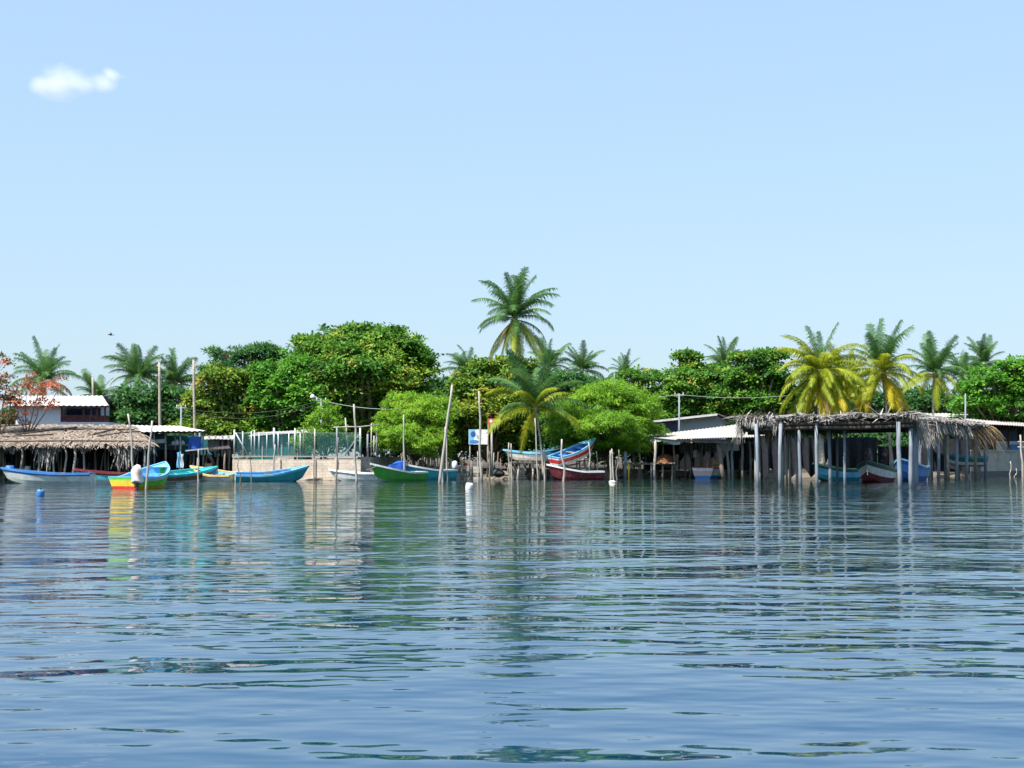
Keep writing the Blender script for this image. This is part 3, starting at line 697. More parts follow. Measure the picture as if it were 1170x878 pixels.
GG = ('green',) * 7
palm('tallest coconut palm towering above the almond trees', 588, 366, 76, 590, 0.98, (4, 6, 5, 5, 3, 6, 4), GG[:5] + ('sunny', 'sunny'), 0.16, coco=7, seed=3, bend=0.2, wind=0.0)
palm('low leaning coconut palm by the blue and white boat', 612, 468, 67, 621, 1.0, (4, 5, 4, 3, 2, 1, 1), ('green', 'green', 'sunny', 'green', 'sunny', 'sunny', 'yellow'), 0.09, seed=5, gz=0.3, bend=0.1, wind=0.0)
palm('wind bent far palm left of the tallest palm', 532, 424, 104, 530, 0.85, (1, 3, 5, 5, 4, 3, 0), GG, 0.13, seed=7, wind=0.4)
palm('far palm right of the tallest palm above the mesquite', 665, 424, 108, 666, 0.82, (4, 5, 4, 4, 3, 2, 0), GG, 0.13, seed=8)
palm('far palm half hidden behind the low palm', 628, 420, 106, 628, 0.85, (3, 4, 4, 4, 3, 1, 0), GG, 0.13, seed=9)
palm('far palm peeping over the small rounded almond', 714, 432, 108, 714, 0.75, (3, 4, 4, 3, 3, 1, 0), GG, 0.13, seed=10)
palm('far palm behind the layered almond with topknot', 827, 420, 108, 827, 0.85, (3, 4, 5, 4, 3, 2, 0), GG, 0.13, seed=11)
palm('bushy yellow palm with thick trunk left of the pair', 936, 428, 68, 938, 0.96, (2, 5, 7, 8, 8, 8, 6), ('green', 'sunny', 'sunny', 'sunny', 'sunny', 'sunny', 'yellow'), 0.26, seed=12, coco=5, bend=0.1)
palm('yellow green palm between the thick trunk palm and the slim palm', 968, 440, 76, 966, 0.88, (2, 4, 6, 6, 7, 7, 5), ('sunny',) * 5 + ('yellow', 'yellow'), 0.15, seed=13, bend=0.1)
palm('slim tall palm with yellow drooping fronds above the thatch', 1008, 428, 70, 1019, 0.93, (4, 5, 5, 5, 5, 5, 2), ('green', 'green', 'sunny', 'sunny', 'sunny', 'yellow', 'yellow'), 0.14, seed=14, coco=8, bend=0.1)
palm('green palm right of the slim yellow palm', 1068, 428, 82, 1069, 0.85, (5, 5, 5, 4, 4, 3, 1), ('green', 'green', 'green', 'green', 'sunny', 'sunny', 'sunny'), 0.14, seed=15, coco=4)
palm('far palm half hidden by the right green palm', 1099, 430, 100, 1099, 0.8, (3, 5, 5, 4, 3, 2, 0), GG, 0.13, seed=16)
palm('far palm above the right sunlit tree', 1125, 418, 106, 1124, 0.85, (4, 5, 4, 4, 3, 1, 0), GG, 0.13, seed=17)
palm('palm behind the nearly bare orange tree', 50, 436, 84, 52, 0.88, (4, 5, 5, 4, 4, 2, 1), GG[:5] + ('dry', 'dry'), 0.13, seed=18, gz=GZ)
palm('short palm beside the stub trunk right of white house', 112, 456, 92, 113, 0.75, (3, 4, 5, 4, 3, 2, 0), GG, 0.12, seed=19)
palm('feathery palm left of the first bare trunk', 158, 432, 94, 158, 0.95, (3, 5, 6, 5, 4, 3, 0), GG, 0.13, seed=20)
palm('feathery palm right of the first bare trunk', 200, 440, 96, 200, 0.9, (3, 5, 6, 5, 4, 3, 0), GG, 0.13, seed=21)
for a in (((182, 414), (184, 490), 75, 0.17, 'taller bare palm trunk without a crown behind white roof'), ((221, 411), (224, 492), 72.5, 0.16, 'second bare palm trunk beside the yellowing almond'), ((106, 431), (109, 470), 89, 0.17, 'short bare trunk stub right of the white house')):
    pole('bare_trunk', a[4], 'trunk', a[0], a[1], a[2], a[3], BARK, 'bare palm trunks', 0.05, z0=GZ - 0.1)
# ------------------------------------------------------------------ left thatched shed
def shed_left():
    D0, D1 = 58.5, 68
    base = PX(70, 60, 0.0)
    root = thing('thatched_shed', 'long low thatched boat shed at the left under the white house', 'shed', base, 0, 'thatched shelters'); O = base
    el, er = P(-45, 509, D0), P(174, 509, D0)
    rl, rr = P(-45, 488, D1), P(152, 486, D1)
    rl.z = rr.z = 4.2; el.z = er.z = 2.62
    mb = MB()
    def deck(u, v):
        q = rl.lerp(rr, u).lerp(el.lerp(er, u), v)
        return q + Vector((0, 0, 0.10 * math.sin(u * 17) * math.sin(v * 5 + u * 8) - 0.15 * v * (0.5 + 0.5 * math.sin(u * 23))))
    mb.sheet(deck, 60, 10); mb.sheet(lambda u, v: deck(1 - u, v) - Vector((0, 0, 0.15)), 60, 10)
    mb.build('roof_bed', THATCH, root, False, O)
    f = MB(); thatch_field(f, rl, rr, er, el, 5200, (0.8, 2.0), (0.06, 0.16), 0.16)
    tag(f.build('thatch', THATCH, root, False, O), kind='stuff')
    g = MB(); fringe(g, el + Vector((0, 0, 0.05)), er + Vector((0, 0, 0.05)), 1000, 0.12, 1.7, (0, -0.5, 0), (0.03, 0.09), 0.9, 0.3, 1.7)
    fringe(g, er, rr, 260, 0.3, 0.9, (0.5, 0, 0))
    tag(g.build('thatch_fringe', THATCHG, root, False, O), kind='stuff')
    # poles lying on the thatch
    for u0, u1, v0, v1 in ((0.02, 0.40, 0.35, 0.05), (0.30, 0.66, 0.62, 0.22), (0.5, 0.97, 0.30, 0.36), (0.62, 0.86, 0.80, 0.34), (0.1, 0.5, 0.72, 0.66), (0.74, 0.99, 0.70, 0.50), (0.2, 0.98, 0.97, 0.95)):
        a = deck(u0, v0) + Vector((0, 0, .20)); b = deck(u1, v1) + Vector((0, 0, .20))
        MB().tube([a, a.lerp(b, .5) + Vector((0, 0, 0.05)), b], 0.055, 6).build('roof_pole', WOODD, root, True, O)
    MB().tube([el + Vector((0, 0.3, -0.14)), er + Vector((0, 0.3, -0.14))], 0.07, 7).build('eave_beam', WOOD, root, True, O)
    MB().tube([rl + Vector((0, -0.3, -0.25)), rr + Vector((0, -0.3, -0.25))], 0.07, 7).build('ridge_beam', WOOD, root, True, O)
    for px, D, m, r in ((5, 60, WOOD, .07), (24, 59.2, WOODL, .08), (40, 62, WOOD, .07), (45, 59.4, WOODL, .085), (61, 59.3, WOODL, .075), (75, 59.2, WOODL, .08), (84, 59.0, WOODL, .10), (96, 59.4, WOODL, .08), (109, 61, WOOD, .08), (-20, 59.5, WOOD, .08), (121, 62, WOOD, .08), (137, 58.6, WOOD, .11), (150, 60, WOOD, .08), (165, 59, WOODL, .08), (20, 66, WOOD, .08), (60, 66, WOOD, .08), (100, 66, WOOD, .08), (140, 66, WOOD, .08)):
        zt = 2.62 + (4.2 - 2.62) * (D - D0) / (D1 - D0) - 0.12
        D -= 0.75 if m is WOODL else 0
        a = PX(px, D, -0.3 if D < 61.5 else 0.2); b = PX(px + random.uniform(-1.5, 1.5), D, zt)
        MB().tube([a, a.lerp(b, .35) + Vector((random.uniform(-.07, .07), 0, 0)), a.lerp(b, .7) + Vector((random.uniform(-.09, .09), 0, 0)), b], [r * 1.1, r, r * .95, r * .85], 7).build('post', m, root, True, O)
    # net curtains hanging inside, near-black to paint the shed's shade
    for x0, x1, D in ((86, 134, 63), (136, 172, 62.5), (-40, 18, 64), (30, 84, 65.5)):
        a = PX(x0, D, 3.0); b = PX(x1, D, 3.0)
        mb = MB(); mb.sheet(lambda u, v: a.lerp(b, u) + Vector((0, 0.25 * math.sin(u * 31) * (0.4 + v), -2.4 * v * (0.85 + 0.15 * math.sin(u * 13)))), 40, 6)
        mb.build('net_shade_curtain', NET_SHADE, root, True, O)
    MB().sheet(lambda u, v: PX(-45, 67.8, 0).lerp(PX(172, 67.8, 0), u) + Vector((0, 0, 0.5 + 3.3 * v)), 30, 2).build('back_wall', WOODD, root, False, O)  # dark wood sheet put in for the shade inside the shed
shed_left()

def crate(label, px, D, z, m, s=(0.55, 0.4, 0.35), rz=0.1):
    base = PX(px, D, z); root = thing('slatted_crate', label, 'crate', base, rz, 'crates in the sheds')
    sx, sy, sz = s
    for k in range(3):
        zz_ = sz * (0.2 + 0.3 * k)
        for sg in (-1, 1):
            MB().box((0, sg * sy / 2, zz_), (sx, 0.03, sz * 0.22)).build('slat', m, root)
            MB().box((sg * (sx / 2 - 0.02), 0, zz_), (0.03, sy - 0.04, sz * 0.22)).build('slat', m, root)
    MB().box((0, 0, 0.02), (sx - 0.07, sy - 0.05, 0.03)).build('base_board', m, root)
    for sx_ in (-1, 1):
        for sy_ in (-1, 1): MB().box((sx_ * (sx / 2 - .06), sy_ * (sy / 2 - .05), sz * .5), (0.04, 0.04, sz)).build('corner_post', m, root)
def drum(label, px, D, z, m, r=0.28, h=0.85):
    o = MB().lathe((0, 0, 0), [(r * .95, 0), (r, .03), (r, h * .32), (r * 1.05, h * .34), (r, h * .36), (r, h * .64), (r * 1.05, h * .66), (r, h * .68), (r, h - .03), (r * .93, h)], 16).build('plastic_drum', m, None, True)
    o.location = PX(px, D, z); tag(o, label, 'drum', 'drums and buckets')
CRW = mat('crate_wood', (0.42, 0.27, 0.13), 0.8, 0.3, 6)
crate('wooden slatted crate in the left shed behind the blue rimmed boat', 28, 60.5, 0.12, CRW, (0.8, .6, .5))
crate('small crate on top of the crate in the left shed', 28.5, 60.6, 0.63, CRW, (0.6, .5, .4), 0.3)
crate('wooden crate beside the pale drum in the left shed', 39, 61, 0.16, CRW, (0.7, .5, .7))
drum('pale plastic drum standing in the left shed', 32, 59.8, -0.02, PT['offwhite'], .2, 1.1)
drum('blue bucket in the bow of the leftmost boat', 11.5, near(55.2), 0.62, PT['blue'], .26, .55)

# ------------------------------------------------------------------ white house upstairs
def house_left():
    D = 76; base = PX(70, D, GZ); root = thing('white_house', 'white two storey house with white metal roof behind the left shed', 'house', base, 0, 'houses'); O = base
    WH = mat('white_wall', (0.66, 0.70, 0.76), 0.8, 0.06, 1.2, 0.1, 12, dirt=(0.4, 0.38, 0.35), dirt_amt=0.2)
    RW = paint('dark_red_wood', (0.10, 0.018, 0.02))
    x0, x1 = P(18, 480, D).x, P(124, 480, D).x; zt = P(70, 463, D).z; zf = P(70, 488, D).z; xo = P(69, 480, D).x
    z_s = P(70, 482.5, D).z
    W = MB(); dY = 7
    W.box(((x0 + xo) / 2, D + 0.1, (GZ + zt) / 2), (xo - x0, 0.2, zt - GZ))
    W.box(((xo + x1) / 2, D + 0.1, (GZ + z_s) / 2), (x1 - xo - 0.004, 0.2, z_s - GZ))
    W.box((x0 + 0.1, D + dY / 2 + .2, (GZ + zt) / 2), (0.2, dY, zt - GZ)); W.box((x1 - 0.1, D + dY / 2 + .2, (GZ + z_s) / 2), (0.2, dY, z_s - GZ))
    W.box(((x0 + xo) / 2 + .2, D + dY, (GZ + zt) / 2), (xo - x0 - .5, 0.2, zt - GZ))
    W.box(((x0 + x1) / 2, D + dY/2 + .2, zf - .15), (x1 - x0 - .5, dY - .2, .15))
    W.build('wall', WH, root, False, O)
    # open gallery: posts, rails, panels
    for px in (69.8, 95, 103.5, 110, 119.5):
        x = P(px, 480, D).x
        MB().box((x, D + 0.12, (z_s + zt) / 2), (0.13, 0.13, zt - z_s)).build('gallery_post', RW, root, False, O)
    for pz in (481.2, 475.5):
        MB().box(((xo + x1) / 2, D + 0.07, P(70, pz, D).z), (x1 - xo - 0.1, 0.07, 0.09)).build('rail', RW, root, False, O)
    for i in range(26):
        x = xo + (x1 - xo) * (i + .5) / 26
        MB().box((x, D + 0.09, P(70, 478.4, D).z), (0.2, 0.03, 0.44)).build('baluster', RW, root, False, O)
    MB().box(((xo + x1) / 2 - 1.5, D + dY - 1.5, (z_s + zt) / 2), (3.5, 0.1, 1.7)).build('gallery_shade', PT['navy'], root, False, O)  # navy panel added to paint the gallery's dark interior
    MB().box((P(108, 480, D).x, D + 3, (z_s + zt) / 2 + .3), (0.7, 0.08, 1.0)).build('hanging_cloth', PT['white'], root, False, O)
    rf = MB(); a = P(14, 456, D + 2); 
    corrugated(rf, (P(20, 456, D + 5).x, D + 5, zt + 1.0), (P(117, 456, D + 5).x, D + 5, zt + 1.0), (P(128, 463, D).x, D - 0.9, zt - 0.08), (P(13, 463, D).x, D - 0.9, zt - 0.08), 0.4, 0.03)
    corrugated(rf, (P(117, 456, D + 5).x, D + 5.02, zt + 1.0), (P(20, 456, D + 5).x, D + 5.02, zt + 1.0), (x0 + .3, D + 9, zt), (x1 - .8, D + 9, zt), 0.4, 0.03)
    rf.build('roof', TIN, root, False, O)
    MB().box(((x0 + x1) / 2, D - 0.7, zt - 0.16), (x1 - x0 + .6, 0.08, 0.12)).build('fascia', RW, root, False, O)
house_left()

# ------------------------------------------------------------------ white roofed shed
def shed_white():
    D = 65; base = PX(195, D, GZ); root = thing('open_shed', 'open shed with flat white metal roof right of the thatch', 'shed', base, 0, 'open sheds'); O = base
    rf = MB(); corrugated(rf, P(140, 486, 70), P(205, 487, 71), P(236, 492.5, 63.5), P(160, 493.5, 63.5), 0.35, 0.03)
    rf.build('roof', TIN, root, False, O)
    for px, D_ in ((176, 64), (189, 64.5), (206, 64.2), (221, 64.5), (232, 64.2), (170, 69), (200, 70), (228, 69)):
        a = PX(px, D_, 0.1); b = P(px, 494, D_)
        MB().tube([a, a.lerp(b, .5) + Vector((.03, 0, 0)), b], [.08, .07, .065], 7).build('post', WOODL if px in (189, 206) else POSTG, root, True, O)
    MB().beam(P(160, 494.5, 63.9), P(236, 493.6, 63.9), 0.1, 0.14).build('eave_beam', WOODD, root, False, O)
    MB().beam(P(172, 505, 64.3), P(190, 504, 64.3), 0.14, 0.3).build('shelf_beam', WOODL, root, False, O)
    MB().box((P(203, 520, 70).x, 70.5, 2.0), (6.4, 0.08, 2.9)).build('back_wall', PT['deepteal'], root, False, O)
    MB().box((P(182, 500, 66).x, 66, P(182, 499, 66).z), (1.2, 0.05, 0.45)).build('side_panel', PT['deepteal'], root, False, O)
    a = PX(174, 66, 2.3); b = PX(204, 66, 2.3)
    MB().sheet(lambda u, v: a.lerp(b, u) + Vector((0, 0.2 * math.sin(u * 25) * (0.4 + v), -1.8 * v)), 30, 5).build('net_shade_curtain', NET_SHADE, root, True, O)  # near-black curtain holds the shade under the white roof
    z_ = P(200, 508.6, 65).z
    MB().box((P(203, 508, 65).x, 65.3, z_), (1.5, .5, .06)).build('shelf', WOODL, root, False, O)
shed_white()
BUN = [('white bundle at the left of the shelf under the white roof', 198, .16), ('middle white bundle on the shelf under the white roof', 202, .2), ('right white bundle on the shelf under the white roof', 208.5, .17)]
for lab, px, r_ in BUN:
    b_ = MB().lathe((0, 0, 0), [(r_ * .8, 0), (r_ * 1.1, r_ * .5), (r_ * .8, r_ * 1.2), (r_ * .3, r_ * 1.6), (r_ * .35, r_ * 1.9)], 9).build('cloth_bundle', PT['white'], None, True)
    b_.location = PX(px, 65.2, P(200, 508.6, 65).z + .03); tag(b_, lab, 'bundle', 'bundles on the shelf')
def cloth(name, label, cat, px0, py0, px1, py1, D, m, wav=0.08, grp=None, nf=9):
    a = P(px0, py0, D); b = P(px1, py0, D); h = a.z - P(px0, py1, D).z
    mb = MB(); f = lambda u, v: a.lerp(b, u) + Vector((0.04 * math.sin(v * 6 + u * 3), wav * math.sin(u * nf + 1) * (0.3 + v), -h * v * (1 - 0.05 * math.sin(u * 7))))
    mb.sheet(f, 16, 10); mb.sheet(lambda u, v: f(1 - u, v) + Vector((0, 0.02, 0)), 16, 10)
    return tag(mb.build(name, m, None, True, a.lerp(b, .5) - Vector((0, 0, h))), label, cat, grp)
cloth('hanging_tarp', 'dark blue tarp hung under the end of the white roof', 'tarp', 215.5, 499, 230.5, 513.5, 64, TARPB, 0.05)
cloth('hanging_cloth', 'pale blue cloth hanging on a post under the white roof', 'cloth', 202, 517, 206.5, 535, 63.6, PT['sky'], 0.07)
cloth('hanging_cloth', 'white cloth hanging beside the pale blue cloth', 'cloth', 206.6, 519, 209.5, 535, 63.5, PT['white'], 0.05)

def stall():
    D = 64; base = PX(240, D, .3); root = thing('low_shelter', 'low dark roofed lean-to shelter left of the concrete wall', 'shelter', base, 0, 'open sheds'); O = base
    mb = MB(); corrugated(mb, P(214, 514.6, 66.5), P(262, 509.5, 66.5), P(264, 512.5, 63), P(212, 515.5, 63), .3, .02); mb.build('roof', WOODD, root, False, O)
    MB().beam(P(212, 515.3, 62.95), P(238, 512.6, 62.95), .07, .10).build('eave_pole', WOODL, root, False, O)
    for px, D_, m in ((226.5, 63.2, WOODL), (222, 65, WOOD), (236, 66, WOOD), (249, 64, WOOD), (257, 63.2, WOOD), (262, 65, WOOD), (218, 66, WOOD)):
        a = PX(px, D_, .05); b = P(px + .3, 514, D_)
        MB().tube([a, a.lerp(b, .5) + Vector((-.05, 0, 0)), b], [.09, .075, .07], 7).build('post', m, root, True, O)
    mb = MB(); corrugated(mb, P(231, 499, 70), P(268, 497.5, 70), P(268, 502, 66.5), P(231, 502, 66.5), .3, .02); mb.build('upper_roof', TINO, root, False, O)
    for px in (239, 246, 254, 261): MB().box(PX(px, 67.2, 2.6), (.12, .12, 1.7)).build('upper_post', POSTG, root, False, O)
    MB().box((P(244, 505, 68.5).x, 68.5, 2.75), (0.9, .06, 1.1)).build('wall_panel', PT['offwhite'], root, False, O)
    MB().box((P(256, 505, 68.6).x, 68.6, 2.6), (1.1, .06, 1.1)).build('wall_panel', PT['navy'], root, False, O)
    MB().sheet(lambda u, v: PX(213, 68, 0).lerp(PX(266, 68, 0), u) + Vector((0, .1 * math.sin(u * 30), .5 + 1.4 * v)), 30, 3).build('back_shade_net', NET_SHADE, root, True, O)  # near-black sheet paints the shade at the back of the stall
stall()
crate('crate of orange goods under the low shelter', 238.5, 64.2, 0.25, CRW, (.55, .5, 1.1))
crate('crate on the ground at the right of the low shelter', 246, 64.3, 0.27, CRW, (.8, .5, .5))
drum('white bucket under the low shelter roof', 252.5, 64.3, 0.3, PT['offwhite'], .2, .4)

# ------------------------------------------------------------------ concrete block wall, fence
def block_mat(name, c1, c2, mortar):
    m, t, b = newmat(name)
    tc = t.nodes.new('ShaderNodeTexCoord'); mp = t.nodes.new('ShaderNodeMapping'); mp.inputs['Rotation'].default_value = (R(90), 0, 0)
    t.links.new(tc.outputs['Object'], mp.inputs[0])
    br = t.nodes.new('ShaderNodeTexBrick'); br.inputs['Scale'].default_value = 1.0
    br.inputs['Brick Width'].default_value = 0.42; br.inputs['Row Height'].default_value = 0.21; br.inputs['Mortar Size'].default_value = 0.012
    br.inputs['Color1'].default_value = (*c1, 1); br.inputs['Color2'].default_value = (*c2, 1); br.inputs['Mortar'].default_value = (*mortar, 1)
    t.links.new(mp.outputs[0], br.inputs[0])
    n = t.nodes.new('ShaderNodeTexNoise'); n.inputs['Scale'].default_value = 1.4; n.inputs['Detail'].default_value = 8; n.inputs['Roughness'].default_value = .7
    t.links.new(tc.outputs['Object'], n.inputs[0])
    mr = t.nodes.new('ShaderNodeMapRange'); mr.inputs[1].default_value = .3; mr.inputs[2].default_value = .7; mr.inputs[3].default_value = .6; mr.inputs[4].default_value = 1.15
    t.links.new(n.outputs[0], mr.inputs[0])
    mx = t.nodes.new('ShaderNodeMix'); mx.data_type = 'RGBA'; mx.blend_type = 'MULTIPLY'; mx.inputs[0].default_value = 1
    t.links.new(br.outputs[0], mx.inputs[6]); t.links.new(mr.outputs[0], mx.inputs[7])
    t.links.new(mx.outputs[2], b.inputs['Base Color']); b.inputs['Roughness'].default_value = .9
    bp = t.nodes.new('ShaderNodeBump'); bp.inputs['Strength'].default_value = .5; bp.inputs['Distance'].default_value = .02
    t.links.new(br.outputs['Fac'], bp.inputs['Height']); bp.invert = True; t.links.new(bp.outputs[0], b.inputs['Normal'])
    return m
BLK = block_mat('block_wall', (0.76, 0.62, 0.49), (0.70, 0.575, 0.455), (0.54, 0.46, 0.37))
BLK_SHADE = block_mat('shaded_block_wall', (0.30, 0.29, 0.28), (0.26, 0.25, 0.25), (0.2, 0.2, 0.2))  # darker copy of the pale blocks, for the shaded face
DW = 62.4
wb = PX(340, DW, 0)
wall = thing('block_wall', 'pale concrete block sea wall below the chain link fence', 'wall', wb, 0)
xa, xb = P(265.5, 535, DW).x, P(412, 535, DW).x; zt = P(340, 522.3, DW).z
MB().box(((xa + xb) / 2, DW + .12, (zt - .5) / 2 - .1), (xb - xa, .24, zt + .3)).build('wall_face', BLK, wall, False, wb)
MB().box(((xa + xb) / 2, DW + .12, zt + .035), (xb - xa + .06, .3, .09)).build('coping', CONC, wall, False, wb)
MB().box((xa + .12, DW + 2.1, zt / 2 - .2), (.24, 3.66, zt + .3)).build('return_wall', BLK, wall, False, wb)
e = PX(458, 74, 0); s = Vector((xb - .13, DW + .26, 0)); 
MB().beam(s + Vector((0, 0, zt / 2 - .1)), e + Vector((0, 0, zt / 2 - .1)), .24, zt + .2).build('wing_wall', BLK_SHADE, wall, False, wb)  # shade of the side turned from the sun is in the block colour
for px in (359, 384, 319): MB().box((P(px, 535, DW).x, DW - .05, zt / 2 - .3), (.2, .1, zt + .4)).build('pilaster', BLK, wall, False, wb)
st = MB()
for k in range(14):
    px = random.uniform(352, 412); c = PX(px, DW - random.uniform(.3, .9), random.uniform(-.05, .05)); s_ = random.uniform(.12, .3)
    MBv = [(c.x + s_ * x * random.uniform(.7, 1.2), c.y + s_ * y * random.uniform(.7, 1.2), c.z + s_ * .6 * z * random.uniform(.7, 1.2)) for z in (-1, 1) for y in (-1, 1) for x in (-1, 1)]
    st.add(MBv, [(0,2,3,1),(4,5,7,6),(0,1,5,4),(2,6,7,3),(0,4,6,2),(1,3,7,5)])
tag(st.build('rubble', SAND, None, False, PX(380, DW - .5)), 'rubble stones at the foot of the block wall', kind='stuff')
def fence():
    D = DW + .12; zb = zt + .08; base = PX(330, D, zb); root = thing('chain_link_fence', 'chain link fence with grey posts on top of the block wall', 'fence', base, 0); O = base
    for px, top, m, r in ((267.8, 491, GALV, .07), (277.5, 493, GALV, .055), (287.3, 493, GALV, .05), (291, 491.5, GALV, .06), (296, 494, GALV, .05), (305, 494, GALV, .05), (313.3, 489, GALV, .085), (318, 494, GALV, .055), (330, 494.5, GALV, .05), (337, 489.5, GALV, .065), (343.2, 495, GALV, .05), (347, 488, WOOD, .05), (359.8, 490, GALV, .06), (385, 489, POSTG, .07), (411.6, 489, GALV, .08), (278, 510, WOODL, .04)):
        MB().tube([PX(px, D, zb - .02), P(px + random.uniform(-.2, .2), top, D)], [r, r * .95], 8).build('post', m, root, True, O)
    MB().tube([P(269, 494.5, D - .06), P(284, 521.5, D - .06)], .05, 7).build('brace', GALV, root, True, O)
    MB().tube([P(410, 497, D - .06), P(394, 521, D - .06)], .05, 7).build('brace', POSTG, root, True, O)
    MB().tube([P(268, 495, D), P(411, 495, D)], .015, 5).build('top_wire', GALV, root, True, O)
    pts = [267.8, 291, 313.3, 337, 359.8, 385, 411.6]
    for a, b in zip(pts[:-1], pts[1:]):
        p, q = PX(a + .8, D + .03, zb), PX(b - .8, D + .03, zb); h = P(a, 495, D).z - zb
        MB().sheet(lambda u, v: p.lerp(q, u) + Vector((0, .04 * math.sin(u * 6 + v * 3), h * v)), 8, 4).build('mesh_panel', NETG, root, False, O)
    # wing fence
    for k, (px, top) in enumerate(((420, 496), (430.5, 490), (435, 498), (446, 506))):
        s_ = (px - 412) / (458 - 412); D_ = DW + .3 + s_ * 11
        MB().tube([PX(px, D_, zb - .1), P(px, top, D_)], [.075, .07], 7).build('post', POSTG, root, True, O)
    # pole frame
    MB().tube([P(381, 488.6, D), P(397, 488, D + .1), P(411, 488, D), P(433, 485.5, D + 1.5)], .05, 7).build('cross_pole', WOODL, root, True, O)
    for px, tp in ((424, 484), (427, 498)):
        MB().tube([PX(px, D + 3, zb), P(px + .4, tp, D + 3)], .05, 7).build('post', WOODL, root, True, O)
    MB().tube([P(398.5, 521.5, D + .3), P(394.5, 478, D + .3)], [.07, .05], 7).build('leaning_stick', WOODL, root, True, O)
fence()
def tealshed():
    D = 66; base = PX(318, D, GZ); root = thing('teal_shed', 'small teal walled shed with pale roof edge behind the fence', 'shed', base, 0, 'open sheds'); O = base
    a, b = P(288, 500, D), P(350, 495.5, D)
    TW = mat('teal_sheeting', (0.015, 0.12, 0.13), .6, .3, 1.5)
    MB().add([(a.x, D, GZ - .1), (b.x, D, GZ - .1), (b.x, D, b.z), (a.x, D, a.z), (a.x, D + 3, GZ - .1), (b.x, D + 3, GZ - .1), (b.x, D + 3, b.z + .3), (a.x, D + 3, a.z + .3)],
             [(0, 1, 2, 3), (1, 5, 6, 2), (5, 4, 7, 6), (4, 0, 3, 7)]).build('wall', TW, root, False, O)
    mb = MB(); corrugated(mb, (a.x - .3, D + 3.3, a.z + .42), (b.x + .3, D + 3.3, b.z + .42), (b.x + .3, D - .4, b.z + .08), (a.x - .3, D - .4, a.z + .08), .3, .02); mb.build('roof', TINO, root, False, O)
    for px in (300, 322, 340): MB().box((P(px, 510, D).x, D - .04, (GZ + a.z) / 2), (.1, .08, a.z - GZ)).build('frame_post', WOODL, root, False, O)
    MB().box((P(325, 516, D).x, D - .25, 1.5), (1.6, .4, .7)).build('bench', WOODL, root, False, O)
tealshed()
# ------------------------------------------------------------------ bulkhead, rack, stick fence, signs
def bulkhead():
    base = PX(505, 69.6, 0); root = thing('plank_bulkhead', 'weathered plank bulkhead along the bank by the tall leaning stakes', 'bulkhead', base); O = base
    pts = [(478, 71.0), (496, 70.2), (514, 69.4), (533, 68.9), (552, 68.4)]
    for (a, Da), (b, Db) in zip(pts[:-1], pts[1:]):
        for k in range(4):
            z = 0.06 + .27 * k; j = random.uniform(-.03, .03)
            p, q = PX(a + .2, Da - .2 + j, z), PX(b - .2, Db - .2 + j, z + random.uniform(-.03, .03))
            MB().beam(p, q, .06, .25).build('plank', WOODL if (k + int(a)) % 3 else WOOD, root, False, O)
    for px, D in ((480, 70.7), (489, 70.3), (497, 70.0), (507, 69.5), (516, 69.1), (528, 68.8), (538, 68.5), (550, 68.2)):
        p = PX(px, D - .1, -.4); MB().tube([p, p + Vector((random.uniform(-.05, .05), 0, 1.75 + random.uniform(-.1, .4)))], [.09, .08], 7).build('pile', WOODL, root, True, O)
bulkhead()
def sticks_fence():
    base = PX(478, 70.5, .9); root = thing('stick_fence', 'row of thin upright sticks under the left mesquite', 'fence', base); O = base
    for k in range(30):
        px = 459 + k * 1.9 + random.uniform(-.6, .6); D = 72 + random.uniform(-.3, .5)
        a = PX(px, D, .5); b = a + Vector((random.uniform(-.25, .25), 0, random.uniform(1.3, 2.6)))
        MB().tube([a, a.lerp(b, .5) + Vector((random.uniform(-.05, .05), 0, 0)), b], [.045, .04, .03], 5).build('stick', (WOOD, BARKT, WOODD)[k % 3], root, True, O)
sticks_fence()
def sand_bank():
    p = [PX(556, 67.6), PX(586, 68.0)]
    mb = MB(); mb.sheet(lambda u, v: p[0].lerp(p[1], u) + Vector((0, 2.2 * v, (.75 * math.sin(v * 1.57) * (0.55 + .45 * math.sin(u * 3.1)) + .05 * math.sin(u * 19 + v * 7)) - .1)), 24, 8)
    o = mb.build('sand_bank', SAND, None, True, p[0].lerp(p[1], .5)); tag(o, 'small pale sand bank between bulkhead and boat rack', kind='structure')
sand_bank()
def rack():
    base = PX(606, 69, 0); root = thing('boat_rack', 'rough pole rack holding the blue and white boat above water', 'rack', base); O = base
    z = P(606, 530, 69).z
    for px, D in ((584, 68), (592, 68), (599, 68.4), (608, 68), (616, 68.6), (624, 68), (630, 68.6), (588, 70.5), (605, 70.5), (625, 70.5)):
        a = PX(px, D, -.4); b = PX(px + random.uniform(-1, 1), D, z + random.uniform(-.05, .12))
        MB().tube([a, a.lerp(b, .5) + Vector((random.uniform(-.06, .06), 0, 0)), b], .085, 7).build('post', (WOODL, WOOD)[px % 2], root, True, O)
    for D, dz in ((67.9, 0), (69.2, 0), (70.6, .0)):
        MB().tube([PX(583, D, z + .06), PX(606, D, z + .0 + .04), PX(632, D, z + .06)], .06, 7).build('rail', WOODL, root, True, O)
    for k in range(16):
        px = 585 + k * 3; MB().beam(PX(px, 67.7, z + .15), PX(px + random.uniform(-.6, .6), 70.8, z + .15), .16, .05).build('deck_board', (WOOD, WOODL)[k % 2], root, False, O)
    for k in range(6):
        z_ = .1 + .16 * k; MB().beam(PX(586, 68.3, z_), PX(600, 68.3, z_ + .05 * math.sin(k)), .05, .12).build('side_board', WOODL, root, False, O)
rack()
